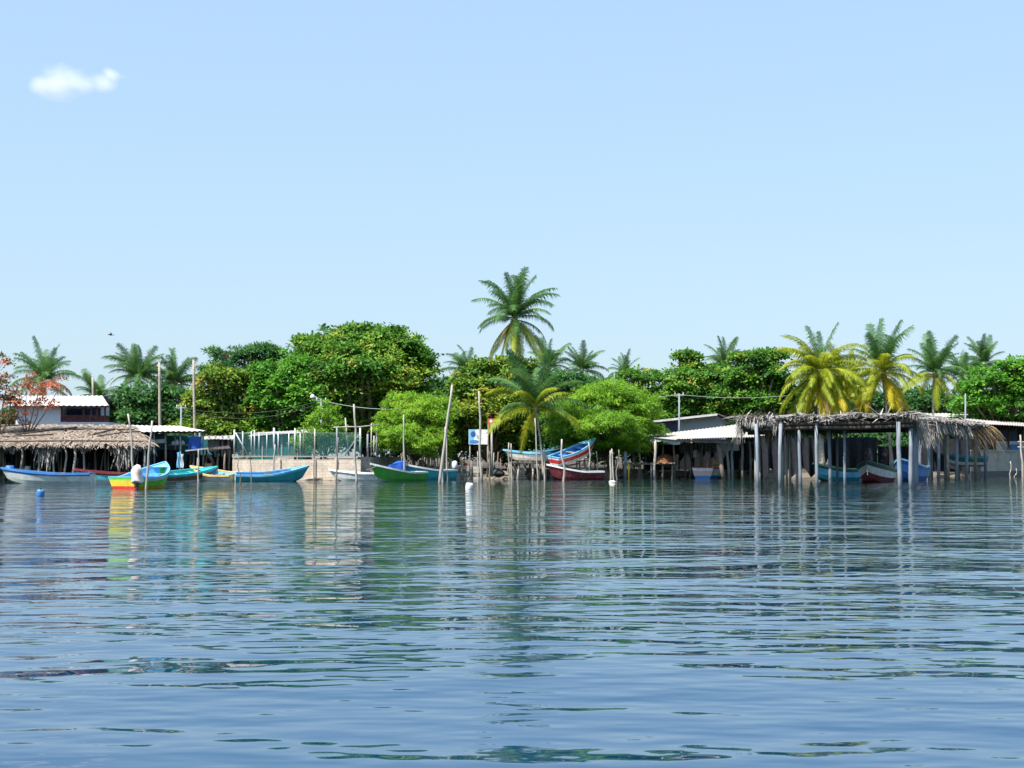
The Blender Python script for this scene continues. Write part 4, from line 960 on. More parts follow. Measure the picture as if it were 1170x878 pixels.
def stone_edge(label, px0, px1, D0, D1, n, hz=.5):
    mb = MB()
    for k in range(n):
        s = random.random(); px = px0 + (px1 - px0) * s; D = D0 + (D1 - D0) * s + random.uniform(-.5, .6)
        c = PX(px, D, random.uniform(-.05, hz)); r = random.uniform(.1, .28)
        vs = [(c.x + r * x * random.uniform(.7, 1.3), c.y + r * y, c.z + r * .7 * z * random.uniform(.7, 1.2)) for z in (-1, 1) for y in (-1, 1) for x in (-1, 1)]
        mb.add(vs, [(0,2,3,1),(4,5,7,6),(0,1,5,4),(2,6,7,3),(0,4,6,2),(1,3,7,5)])
    tag(mb.build('shore_rubble', SAND, None, False, PX((px0 + px1) / 2, D0)), label, kind='stuff')
stone_edge('rubble and debris along the bank below the boat rack', 586, 720, 69.5, 71, 150)
stone_edge('rubble along the bank under the right shed', 735, 870, 73.5, 74.5, 120)
stone_edge('rubble along the left beach', -30, 262, 61, 62.5, 160, .3)

def sign_blue():
    D = 67.5; a, b = P(535.5, 491, D), P(558, 508, D); base = PX(546, D, .3)
    root = thing('billboard', 'blue and white printed sign board behind the tall stake', 'sign', base); O = base
    cx, cz = (a.x + b.x) / 2, (a.z + b.z) / 2; W_, H_ = b.x - a.x, a.z - b.z
    MB().box((cx, D, cz), (W_, .05, H_)).build('board', PT['white'], root, False, O)
    y = D - .032
    def el(x, z, rx, rz, m, k=0, n=20): return MB().add([(x + rx * math.cos(t * 6.2832 / n), y - .004 * k, z + rz * math.sin(t * 6.2832 / n)) for t in range(n)], [tuple(range(n))]).build('print', m, root, False, O)
    MB().add([(a.x + .02, y, a.z - .02), (a.x + .02, y, b.z + .02), (a.x + W_ * .22, y, b.z + .02), (a.x + W_ * .34, y, a.z - .02)], [(0, 1, 2, 3)]).build('print', PT['sky'], root, False, O)
    el(cx - W_ * .27, cz + H_ * .18, W_ * .13, H_ * .2, PT['dblue'], 1); el(cx - W_ * .22, cz - H_ * .32, W_ * .24, H_ * .12, PT['blue'], 2)
    el(cx - W_ * .05, cz + H_ * .02, W_ * .06, H_ * .14, PT['sky'], 1); el(cx - W_ * .02, cz - H_ * .02, W_ * .03, H_ * .08, PT['pink'], 2)
    for px in (537, 557.2): MB().tube([PX(px, D + .08, .2), P(px, 491.5, D + .08)], .05, 7).build('post', WOODL, root, True, O)
    D = 67.2; base = PX(561, D, .3)
    root = thing('red_sign', 'small red square sign with white disc on a pale post', 'sign', base); O = base
    a, b = P(557, 478.5, D), P(565, 486.5, D)
    MB().box(((a.x + b.x) / 2, D, (a.z + b.z) / 2), (b.x - a.x, .05, a.z - b.z)).build('board', paint('faded_red_sign', (.5, .09, .05)), root, False, O)
    y = D - .03; c = P(561, 481.5, D)
    MB().add([(c.x + .12 * math.cos(t * .5236), y, c.z + .12 * math.sin(t * .5236)) for t in range(12)], [tuple(range(12))]).build('print', PT['white'], root, False, O)
    MB().box((P(564, 486, D).x, D - .02, P(564, 486.3, D).z), (.28, .03, .14)).build('label_plate', PT['white'], root, False, O)
    MB().tube([PX(562.5, D + .07, .2), P(561.5, 480, D + .07)], .09, 8).build('post', WOODL, root, True, O)
sign_blue()

# ------------------------------------------------------------------ dock and middle shed
def dock():
    base = PX(742, 70, 0); root = thing('small_dock', 'rough plank dock in front of the middle shed', 'dock', base); O = base
    z = P(740, 529.5, 69.5).z
    for D in (69.3, 71.0, 72.8): MB().tube([PX(713, D, z - .09), PX(742, D, z - .07), PX(771, D, z - .02)], .06, 7).build('stringer', WOODL, root, True, O)
    for k in range(24):
        px = 714.5 + k * 2.35; MB().beam(PX(px, 69.1, z), PX(px + random.uniform(-.4, .4), 73.2, z + random.uniform(-.02, .04)), .15, .045).build('plank', (WOOD, WOODL, WOODD)[k % 3], root, False, O)
    for px, D, tp, m, r in ((714.3, 69.4, 516, POSTG, .14), (718.2, 69.0, 530, PT['yellow'], .07), (730, 70, 529, WOOD, .07), (744, 69.2, 529, POSTG, .07), (757, 69.5, 529, WOOD, .08), (768, 69.6, 529, WOOD, .09), (722, 72.5, 529, WOOD, .07), (750, 72.5, 529, WOOD, .07), (736, 72.4, 529, WOOD, .07)):
        MB().tube([PX(px, D, -.4), P(px, tp, D)], [r, r * .9], 8).build('pile', m, root, True, O)
dock()
def shed_mid():
    base = PX(800, 72, 0); root = thing('open_boat_shed', 'open boat shed with pale sheet roof over red and blue boat', 'shed', base, 0, 'open sheds'); O = base
    mb = MB(); corrugated(mb, P(735, 498.5, 76), P(872, 481.5, 80), P(874, 499, 66), P(776, 501.5, 68), .35, .03)
    corrugated(mb, P(732, 499, 72.5), P(735.3, 498.2, 76), P(776, 501.3, 68.02), P(772, 502.5, 68), .3, .02)
    mb.build('roof', TINO, root, False, O)
    MB().beam(P(776, 503.5, 68.2), P(835, 506, 67.6), .10, .14).build('eave_beam', WOOD, root, False, O)
    MB().beam(P(735, 501, 72), P(776, 503, 68.4), .08, .12).build('side_beam', WOODL, root, False, O)
    a, b = P(734, 501.5, 72), P(777, 503.5, 68.3)
    MB().sheet(lambda u, v: a.lerp(b, u) + Vector((0, -.05 - .06 * math.sin(u * 14), -v * (.25 + .12 * math.sin(u * 9)))), 20, 3).build('eave_sheet', PT['offwhite'], root, True, O)
    for px, tp, pb, D, m, r in ((748.5, 504, 748.5, 68.7, WOODL, .11), (820, 507, 828, 68.3, WOOD, .19), (831, 508, 833, 69, WOODL, .11), (837, 507, 837, 68.6, POSTG, .11), (757, 503, 758, 72, WOOD, .08), (769, 503, 771, 71, WOOD, .08), (782, 504, 783, 73, WOOD, .08), (803, 503, 802, 73, WOOD, .09), (811, 503, 811, 74, WOODL, .09), (848, 505, 849, 68, WOOD, .10), (856, 504, 857, 69, WOOD, .09), (868, 503, 868, 68, WOOD, .09), (790, 500, 790, 78, WOOD, .09), (845, 498, 845, 78, WOOD, .09)):
        a = PX(pb, D, -.4); b = P(px, tp, D)
        MB().tube([a, a.lerp(b, .4) + Vector((random.uniform(-.08, .08), 0, 0)), a.lerp(b, .75) + Vector((random.uniform(-.08, .08), 0, 0)), b], [r * 1.15, r, r * .95, r * .9], 8).build('post', m, root, True, O)
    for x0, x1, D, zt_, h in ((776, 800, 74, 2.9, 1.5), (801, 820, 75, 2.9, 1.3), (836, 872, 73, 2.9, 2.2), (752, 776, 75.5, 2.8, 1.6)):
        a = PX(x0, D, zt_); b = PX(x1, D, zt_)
        MB().sheet(lambda u, v: a.lerp(b, u) + Vector((0, .25 * math.sin(u * 23) * (.3 + v), -h * v * (.75 + .25 * math.sin(u * 11 + 1)))), 24, 5).build('net_shade_curtain', NET_SHADE, root, True, O)  # near-black nets also paint the shade inside the shed
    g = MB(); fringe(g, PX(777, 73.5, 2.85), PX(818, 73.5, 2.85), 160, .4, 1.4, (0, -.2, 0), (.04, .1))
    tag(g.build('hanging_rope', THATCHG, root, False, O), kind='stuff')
    MB().sheet(lambda u, v: PX(735, 79, 0).lerp(PX(874, 79.5, 0), u) + Vector((0, 0, .4 + 2.9 * v)), 20, 2).build('back_wall', NET_SHADE, root, False, O)  # near-black sheet standing in for shade at the shed's back
    MB().box((P(834, 512, 72).x, 72, 2.7), (1.5, .06, .9)).build('wall_panel', PT['offwhite'], root, False, O)
    MB().box((P(860, 512, 74).x, 74, 2.4), (3.2, .06, 1.2)).build('wall_panel', PT['dblue'], root, False, O)
shed_mid()
o = MB().lathe((0, 0, 0), [(.75, 0), (.95, .25), (.85, .6), (.55, .95), (.15, 1.1)], 14).build('fishing_net_pile', mat('rust_net', (.20, .09, .04), .95, .5, 5, 1.0, 14), None, True)
o.location = PX(760, 71.8, .9); tag(o, 'heap of rusty brown fishing net on the dock', 'net')
crate('wooden crate in the middle shed beside the leaning trunk post', 818, 71.5, .1, CRW, (.8, .6, 1.5))
drum('white float hung in the middle shed', 794, 73, 1.7, PT['offwhite'], .18, .6)
def house_grey():
    D = 84; base = PX(795, D, GZ); root = thing('grey_building', 'grey gabled building behind the middle shed', 'building', base, 0, 'houses'); O = base
    GW = mat('grey_render', (.40, .43, .48), .85, .1, .7, .1, 10, dirt=(.28, .28, .28))
    x0, x1 = P(752, 480, D).x, P(829, 480, D).x; xr = P(818, 480, D).x
    z0, zr, z1 = P(0, 481.5, D).z, P(0, 474.5, D).z, P(0, 480, D).z
    vs = [(x0, D, GZ - .1), (x1, D, GZ - .1), (x1, D, z1), (xr, D, zr), (x0, D, z0)]
    vs += [(x, y + 8, z) for x, y, z in vs]
    MB().add(vs, [(0, 1, 2, 3, 4), (9, 8, 7, 6, 5), (0, 4, 9, 5), (1, 6, 7, 2)]).build('wall', GW, root, False, O)
    MB().box((P(760, 490, D).x + .1, D - .03, P(0, 496, D).z), (2.0, .06, 2.2)).build('dark_panel', PT['navy'], root, False, O)  # flat dark panel on the left of the front wall
    mb = MB()
    corrugated(mb, (xr, D + 8.5, zr + .12), (xr, D - .8, zr + .12), (x0 - .5, D - .8, z0 + .05), (x0 - .5, D + 8.5, z0 + .05), .3, .02)
    corrugated(mb, (xr + .02, D - .8, zr + .12), (xr + .02, D + 8.5, zr + .12), (x1 + .4, D + 8.5, z1 - .0), (x1 + .4, D - .8, z1 - .0), .3, .02)
    mb.build('roof', TINO, root, False, O)
    MB().beam((x0 - .5, D - .83, z0 - .05), (xr, D - .83, zr + .02), .05, .16).build('bargeboard', PT['offwhite'], root, False, O)
house_grey()

# ------------------------------------------------------------------ right thatched boat shelter over the water
def shelter():
    base = Vector((18, 42, 0)); root = thing('thatched_boat_shelter', 'large flat thatched boat shelter standing on posts in the water', 'shelter', base, 0, 'thatched shelters'); O = base
    A = P(846, 480, 43); B = P(1046, 480, 36.3); dep = Vector((4.9, 16, 0)); C = B + dep; Dd = A + Vector((3.1, 17, 0))
    zt_ = P(940, 475, 39.5).z
    def top(u, v, dz=0):
        q = A.lerp(B, u).lerp(Dd.lerp(C, u), v); q.z = zt_ - .16 + dz - .25 * v + .07 * math.sin(u * 21 + v * 5) + .04 * math.sin(u * 47)
        return q
    mb = MB(); mb.sheet(lambda u, v: top(u, v, 0), 50, 8); mb.sheet(lambda u, v: top(1 - u, v, -.14), 50, 8); mb.build('roof_bed', THATCHG, root, False, O)
    f = MB(); pos = []; dr = []; ln = []; wd = []
    for k in range(3800):
        u, v = random.random(), random.random() ** 1.6
        pos.append(top(u, v, random.uniform(0, .26))); dr.append((random.uniform(-1, 1), random.uniform(-1, .6), random.uniform(-.06, .12))); ln.append(random.uniform(.5, 1.5)); wd.append(random.uniform(.05, .13))
    strips(f, pos, dr, ln, wd, sag=.12, seg=2); tag(f.build('thatch', THATCHG, root, False, O), kind='stuff')
    g = MB()
    tl, tr = top(0, 0, .1), top(1, 0, .1)
    fringe(g, tl, tl.lerp(tr, .24), 420, .3, 1.35, (-.2, -.5, 0), (.03, .08), .9, .35, 2.2)
    fringe(g, tl.lerp(tr, .2), tr, 280, .10, .55, (0, -.5, 0), (.03, .08), .8, .4, 1.1)
    fringe(g, top(0, 0, .1), top(0, .5, .1), 300, .3, 1.3, (-.6, -.2, 0), (.03, .08), .8, .4, 1.4)
    fringe(g, top(1, 0, .05), top(1, .95, .05), 600, .25, 1.7, (.55, -.2, 0), (.03, .08), .9, .35, 1.0)
    tag(g.build('thatch_fringe', THATCHG, root, False, O), kind='stuff')
    g = MB(); fringe(g, top(.14, .45, -.1), top(.62, .45, -.1), 420, .5, 1.5, (0, -.2, 0), (.04, .09), 1, .2, 1.2)
    tag(g.build('inner_thatch', THATCHB, root, False, O), kind='stuff')
    # beams
    for dz, dy, m, r in ((-.36, .12, WOODD, .12), (-.60, .18, WOODD, .13)):
        a = top(.12, 0, dz) + Vector((0, dy, 0)); b = top(.99, 0, dz) + Vector((0, dy, 0))
        MB().tube([a, a.lerp(b, .33) + Vector((0, 0, .03)), a.lerp(b, .66) - Vector((0, 0, .03)), b], r, 8).build('front_beam', m, root, True, O)
    for v in (.33, .66, .95):
        MB().tube([top(.02, v, -.3), top(.98, v, -.3)], .10, 7).build('cross_beam', WOODD, root, True, O)
    for u in [i / 14 for i in range(15)]:
        MB().tube([top(u, .0, -.2), top(u, .98, -.2)], .06, 6).build('rafter', WOODD, root, True, O)
    # posts
    def post(px, D, r, m=POSTG, lean=0.0):
        r *= .85; a = PX(px, D, -.6); b = Vector((a.x + lean, D, zt_ - .45))
        MB().tube([a, a.lerp(b, .33) + Vector((random.uniform(-.04, .04), 0, 0)), a.lerp(b, .66) + Vector((random.uniform(-.04, .04), 0, 0)), b], [r * 1.1, r, r * .97, r * .9], 9).build('post', m, root, True, O)
    for px, D, r in ((865.5, 49.6, .125), (891, 49.2, .13), (914.5, 49.4, .12), (932.5, 48.8, .115), (948.5, 49.6, .12), (965, 48.9, .10), (1028, 46.8, .15), (1040.5, 47.0, .14)): post(px, near(D), r, lean=random.uniform(-.08, .08))
    for v in (.18, .34, .5, .66, .82, .96):
        q = top(.985, v); post(CX + FPX * q.x / (q.y + CAMY), q.y, .13)
    for v in (.3, .5, .7, .9):
        for u in (.06, .28, .52, .76):
            q = top(u + random.uniform(-.05, .05), v); px_ = CX + FPX * q.x / (q.y + CAMY)
            if 967 < px_ < 1026 or 934 < px_ < 947 or (u < .1 and v < .6): continue
            post(CX + FPX * q.x / (q.y + CAMY), q.y, .10, WOODL if u < .3 else POSTG)
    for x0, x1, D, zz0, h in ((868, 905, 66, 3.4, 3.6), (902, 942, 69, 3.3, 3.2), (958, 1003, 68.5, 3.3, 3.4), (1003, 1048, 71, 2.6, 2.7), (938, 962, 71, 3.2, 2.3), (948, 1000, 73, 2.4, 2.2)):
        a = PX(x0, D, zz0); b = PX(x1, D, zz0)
        MB().sheet(lambda u, v: a.lerp(b, u) + Vector((0, .3 * math.sin(u * 21) * (.3 + v), -h * v * (.85 + .15 * math.sin(u * 11 + 1)))), 24, 5).build('net_shade_curtain', NET_SHADE, root, True, O)  # dark sheets added to paint the shade behind the shelter
shelter()
def shelter_back():
    base = PX(1085, 68, 0); root = thing('thatched_lean_to', 'sagging thatched lean-to with long brown fronds at the right', 'shelter', base, 0, 'thatched shelters'); O = base
    a, b, c, d = P(1046, 479, 63), P(1108, 486, 66), P(1132, 487, 74), P(1050, 474, 78)
    mb = MB(); f = lambda u, v: d.lerp(c, u).lerp(a.lerp(b, u), v) + Vector((0, 0, .08 * math.sin(u * 13 + v * 4)))
    mb.sheet(f, 24, 8); mb.sheet(lambda u, v: f(1 - u, v) - Vector((0, 0, .15)), 24, 8); mb.build('roof_bed', THATCHG, root, False, O)
    t = MB(); thatch_field(t, d, c, b, a, 1600, (.8, 2), (.05, .13), .2); tag(t.build('thatch', THATCHG, root, False, O), kind='stuff')
    g = MB(); fringe(g, a, b, 420, .6, 1.9, (.3, -.4, 0), (.03, .08), .9, .3, 1.1); tag(g.build('thatch_fringe', THATCHG, root, False, O), kind='stuff')
    g = MB(); fringe(g, b - Vector((1.2, 0, 0)), c, 240, 1.0, 2.7, (1.1, -.4, .2), (.03, .08), .35, .75, .8); tag(g.build('frond_fringe', THATCHB, root, False, O), kind='stuff')
    for px, D in ((1052, 63.5), (1062, 64), (1072, 64.3), (1083, 64.8), (1092, 65.5), (1104, 66), (1115, 70), (1126, 73), (1064, 72), (1080, 73), (1095, 74)):
        p = PX(px, D, -.5); q = f((px - 1046) / 90, .9 if D < 67 else .3); q.x = p.x + random.uniform(-.1, .1); q.y = D; q.z -= .2
        MB().tube([p, p.lerp(q, .5) + Vector((random.uniform(-.06, .06), 0, 0)), q], [.13, .115, .10], 8).build('post', WOOD if px % 2 else POSTG, root, True, O)
    MB().tube([a + Vector((0, .3, -.25)), b + Vector((0, .3, -.25))], .09, 7).build('eave_beam', WOODD, root, True, O)
    p0, p1 = PX(1050, 79, 0), PX(1120, 79, 0)
    MB().sheet(lambda u, v: p0.lerp(p1, u) + Vector((0, .2 * math.sin(u * 29), .5 + 2.8 * v)), 30, 4).build('back_shade_net', NET_SHADE, root, True, O)  # dark backdrop painting the shade under the lean-to
shelter_back()
def right_wall():
    D = 84; base = PX(1150, D, 0); root = thing('sea_wall', 'grey concrete sea wall at the right edge', 'wall', base); O = base
    a, b = PX(1106, 79, 0), PX(1230, 92, 0); zt_ = P(1140, 516, 82).z
    MB().beam(a + Vector((0, 0, zt_ / 2 - .3)), b + Vector((0, 0, zt_ / 2 - .3)), .5, zt_ + .6).build('wall_face', CONC, root, False, O)
    MB().beam(a + Vector((0, -.02, zt_ + .06)), b + Vector((0, -.02, zt_ + .06)), .62, .14).build('coping', CONC, root, False, O)
    MB().beam(a + Vector((0, -.04, .05)), b + Vector((0, -.04, .05)), .5, .9).build('tide_band', PT['black'], root, False, O)
    base = PX(1150, 88, GZ); root = thing('dark_house', 'dark open fronted house with two sheet roofs behind the sea wall', 'house', base, 0, 'houses'); O = base
    mb = MB(); corrugated(mb, P(1098, 478.5, 90), P(1205, 483, 96), P(1200, 488.5, 84), P(1110, 484, 81.5), .4, .03); mb.build('front_roof', TINO, root, False, O)
    mb = MB(); corrugated(mb, P(1050, 472.5, 96), P(1205, 472, 99), P(1205, 478, 93), P(1052, 476, 90.5), .4, .03); mb.build('rear_roof', TIN, root, False, O)
    MB().box((P(1150, 495, 93).x, 94, 2.9), (14, .2, 4.4)).build('back_wall', WOODD, root, False, O)
    MB().box((P(1143, 500, 88).x, 88, 2.5), (3, .15, 3.4)).build('front_wall', PT['navy'], root, False, O)
    MB().box((P(1160, 508, 86).x, 86.5, 2.6), (3.2, .12, 1.2)).build('half_wall', PT['offwhite'], root, False, O)
    for px, D in ((1112, 83), (1135, 85), (1152, 86), (1170, 88), (1190, 89)): MB().tube([PX(px, D, .5), P(px, 486, D)], .10, 7).build('post', WOODD if px < 1160 else WOODL, root, True, O)
    MB().box((P(1166, 514, 85).x, 86.2, P(0, 513, 86).z), (1.0, .1, .8)).build('blue_panel', PT['blue'], root, False, O)
right_wall()
# ------------------------------------------------------------------ boats
boat('long off white boat with blue rim moored before the left thatched shed', 58.5, 55, 5.5, 1.7, 181, ('offwhite', 'offwhite', 'offwhite', 'blue', 'blue', 'offwhite', 'offwhite'), fb=.62, bowh=.42)
boat('maroon topped white boat half hidden between the blue rimmed boat and shed', 127, 57.6, 4.2, 1.6, 176, ('white', 'white', 'cyan', 'maroon', 'maroon', 'brown', 'white'), fb=.62, bowh=.3)
boat('multicoloured boat seen from its yellow red and green stern', 164.5, 46.2, 4.6, 2.35, 80, ('red', 'yellow', 'lime', 'offwhite', 'sky', 'sky', ['red', 'red', 'yellow', 'lime']), fb=.60, bowh=.85, motor=None, deck=.88)
boat('aqua boat with pale striped hull right of the multicoloured boat', 204, 60, 5.0, 1.7, 40, ('offwhite', 'white', 'brown', 'aqua', 'aqua', 'aqua', 'white'), fb=.55, bowh=.5, roll=.14)
boat('pale blue boat with yellow rim left of the block wall', 248, 60.5, 4.2, 1.7, 145, ('sky', 'white', 'white', 'ochre', 'straw', 'sky', 'ochre'), fb=.5, bowh=.6, roll=-.16)
boat('long teal boat with blue interior in front of the block wall', 307, 59.6, 4.7, 1.6, 14, ('dblue', 'teal', 'teal', 'aqua', 'sky', 'blue', ['sky', 'sky', 'white', 'cyan']), fb=.5, bowh=.62, roll=.14)
boat('small white boat with blue bottom below the tall stake', 411, 60.8, 3.6, 1.5, 172, ('blue', 'white', 'white', 'offwhite', 'white', 'sky', 'white'), fb=.55, bowh=.3)
boat('red edged white and teal boat tucked behind the green boat', 424, 63.5, 3.4, 1.5, 165, ('teal', 'teal', 'cyan', 'white', 'pink', 'white', 'white'), fb=.7, bowh=.3)
boat('bright green boat with white rim pointing at the viewer', 456.5, 59.6, 4.3, 1.7, 226, ('white', 'green', 'green', 'green', 'white', 'white', 'white'), fb=.62, bowh=.66, deck=.7)
boat('teal boat with white rim and outboard under the left mesquite', 490, 63, 4.3, 1.8, 216, ('deepteal', 'teal', 'teal', 'teal', 'white', 'white', 'teal'), fb=.72, bowh=.58, motor='white', deck=.7)
boat('blue and white boat with ochre hull resting on the pole rack', 607, 69.3, 3.7, 1.6, 160, ('ochre', 'white', 'white', 'sky', 'sky', 'sky', 'white'), fb=.5, bowh=.3, z=1.55)
boat('tilted red white and blue boat hauled out with its bow raised', 655, 66.8, 3.9, 1.6, 36, ('red', 'white', 'red', 'white', 'sky', 'blue', ['red', 'white', 'red', 'white']), fb=.62, bowh=.4, z=1.6, pitch=0.27, roll=.12)
boat('maroon boat with white rim moored at the bank', 660, 63.5, 3.9, 1.6, 196, ('maroon', 'maroon', 'maroon', 'maroon', 'white', 'offwhite', 'maroon'), fb=.6, bowh=.6, deck=.72)
boat('dark brown boat hull stored behind the low palm', 632, 73, 4.0, 1.6, 20, ('brown', 'brown', 'brown', 'brown', 'sky', 'brown', 'brown'), fb=.6, bowh=.5, z=1.75, pitch=0.12)
boat('small red white and blue boat floating inside the middle shed', 809, 71.0, 3.6, 2.1, 68, ('blue', 'blue', 'white', 'white', 'red', 'sky', ['blue', 'blue', 'pink', 'white']), fb=.85, bowh=.15)
boat('teal boat with dark bow under the thatched shelter', 955, 61.5, 4.6, 1.8, 222, ('brown', 'teal', 'sky', 'dgreen', 'dgreen', 'navy', 'navy'), fb=.8, bowh=.5)
boat('green white and maroon boat facing out of the thatched shelter', 1001, 58.5, 5.6, 2.4, 244, ('maroon', 'maroon', 'white', 'dgreen', 'dgreen', 'offwhite', 'maroon'), fb=.85, bowh=.65)
boat('bright blue boat at the right side of the thatched shelter', 1040, 61, 5.0, 2.0, 240, ('dblue', 'dblue', 'blue', 'dblue', 'sky', 'dblue', 'dblue'), fb=1.0, bowh=.65)  # hull paints chosen darker to hold the shade under the shelter
boat('teal and white boat stored under the thatched lean-to', 1103, 74, 3.6, 1.6, 200, ('offwhite', 'white', 'deepteal', 'teal', 'teal', 'teal', 'teal'), fb=.6, bowh=.3, z=1.15)
def cradle():
    base = PX(657, 66.8, 0); root = thing('boat_cradle', 'rough pole cradle propping up the tilted red and blue boat', 'cradle', base); O = base
    for px, D, zt_ in ((640, 65.6, 1.25), (652, 65.9, 1.5), (648, 67.4, 1.35), (662, 67.0, 1.75), (668, 67.4, 1.95), (659, 68.4, 1.7), (674, 68.6, 2.15)):
        p = PX(px, D, -.4); q = p + Vector((random.uniform(-.08, .08), 0, zt_))
        MB().tube([p, p.lerp(q, .5) + Vector((random.uniform(-.05, .05), 0, 0)), q], [.08, .075, .065], 7).build('prop', (WOOD, WOODL)[px % 2], root, True, O)
    for a, b in (((639, 65.7, 1.0), (654, 66.0, 1.1)), ((646, 67.5, 1.05), (663, 67.1, 1.25)), ((658, 68.5, 1.35), (676, 68.6, 1.6))):
        MB().tube([PX(*a), PX(*b)], .06, 7).build('cross_bar', WOOD, root, True, O)
cradle()
def heap(name, label, cat, px, D, z, s, m, grp):
    mb = MB(); n_ = 16
    mb.lathe((0, 0, 0), [(s[0], 0), (s[0] * 1.05, s[1] * .3), (s[0] * .8, s[1] * .65), (s[0] * .45, s[1] * .92), (s[0] * .1, s[1])], n_)
    mb.v = [(x * (1 + .22 * math.sin(3 * math.atan2(y, x) + 7 * px + 4 * z_)) * 1.5, y * (1 + .2 * math.sin(4 * math.atan2(y, x) + px)), z_ * (1 + .25 * math.sin(5 * x + px))) for x, y, z_ in mb.v]
    o_ = mb.build(name, m, None, True); o_.location = PX(px, near(D), z); tag(o_, label, cat, grp)
NETB = mat('tangled_net', (0.05, 0.06, 0.06), .95, .6, 9, 1.0, 30)
NETO = mat('brown_net', (0.20, 0.13, 0.08), .95, .5, 9, 1.0, 30)
heap('net_heap', 'dark tangled net heaped in the middle of the long teal boat', 'net', 312, 59.6, .28, (.45, .42), NETB, 'nets in the boats')
heap('net_heap', 'brown net heaped in the long off white boat', 'net', 68, 55, .3, (.4, .48), NETO, 'nets in the boats')
heap('net_heap', 'dark net heaped in the maroon boat', 'net', 668, 63.5, .3, (.35, .42), NETB, 'nets in the boats')
heap('net_heap', 'net heap on the bank behind the maroon boat', 'net', 684, 71, .3, (.5, .6), NETO, 'nets on the bank')
heap('net_heap', 'net heap at the foot of the red sign', 'net', 568, 68.6, .35, (.4, .45), NETB, 'nets on the bank')
heap('net_heap', 'net heap on the ground under the left mesquite', 'net', 488, 71.5, .6, (.6, .6), NETB, 'nets on the bank')
ORD = ('first second third fourth fifth sixth seventh eighth ninth tenth eleventh twelfth').split()
for lab, n_, x0, x1, D0, D1, h0, h1, grp in (('thin weathered pole counting right from the maroon boat to the dock', 12, 690, 738, 70.5, 74, 1.2, 2.8, 'poles beside the dock'),
      ('thin pole counting from the left in the shade of the middle shed', 12, 772, 866, 70, 76, 1.4, 2.6, 'poles in the middle shed'),
      ('thin stick counting right from the red sign to the boat rack', 8, 555, 604, 69, 72, 1.0, 2.4, 'sticks on the bank'),
      ('thin pole counting from the left inside the left thatched shed', 10, 4, 168, 60.5, 63, 1.4, 2.4, 'poles in the left shed')):
    for k in range(n_):
        px = x0 + (x1 - x0) * (k + random.random()) / n_; D = random.uniform(D0, D1); p = PX(px, D, -.3)
        q = p + Vector((random.uniform(-.3, .3), random.uniform(-.2, .2), random.uniform(h0, h1) + .3))
        o_ = MB().tube([p, p.lerp(q, .4) + Vector((random.uniform(-.08, .08), 0, 0)), q], [.055, .05, .035], 6).build('thin_pole', (WOOD, WOODL, BARKT)[k % 3], None, True, p); tag(o_, ORD[k] + ' ' + lab, 'pole', grp)
# covered outboard on the multicoloured boat
o = MB().lathe((0, 0, 0), [(.30, 0), (.33, .10), (.25, .30), (.27, .50), (.25, .72), (.17, .88), (.03, .94)], 18)
o.v = [(x * (1 + .16 * math.sin(5 * math.atan2(y, x) + 4 * z) + .08 * math.sin(11 * math.atan2(y, x) - 9 * z)) - .22 * z + .22 * z * z, y * (1 + .14 * math.sin(4 * math.atan2(y, x) + 7 * z)), z + .05 * math.sin(3 * math.atan2(y, x))) for x, y, z in o.v]
oo = o.build('covered_outboard', CLOTHW, None, True); oo.location = PX(157.5, near(46.2) - 2.5, .35)
tag(oo, 'outboard motor wrapped in pale pinkish cloth on the multicoloured boat', 'motor')
MB().tube([(0, -.05, .1), (0, -.1, -.5)], [.10, .06], 8).build('motor_leg', PT['black'], oo)
# blue tarp over an engine
def tarp_cover():
    a = P(444, 536.5, 61.4); r_ = []
    mb = MB(); mb.sheet(lambda u, v: a + Vector((1.3 * u, 1.0 * v - .3, .30 + .34 * math.sin(min(1, u * 1.2) * 1.57) - .25 * abs(v - .5) ** 1.5 + .04 * math.sin(u * 9 + v * 7))), 12, 8)
    mb.sheet(lambda u, v: a + Vector((1.3 * u, -.3 - .04 * math.sin(u * 11), (.21 + .34 * math.sin(min(1, u * 1.2) * 1.57)) * (1 - v) - .7 * v)), 12, 4)
    tag(mb.build('boat_tarp', TARPB, None, True, a + Vector((.6, .2, -.7))), 'blue tarp covering gear between the green and teal boats', 'tarp')
tarp_cover()
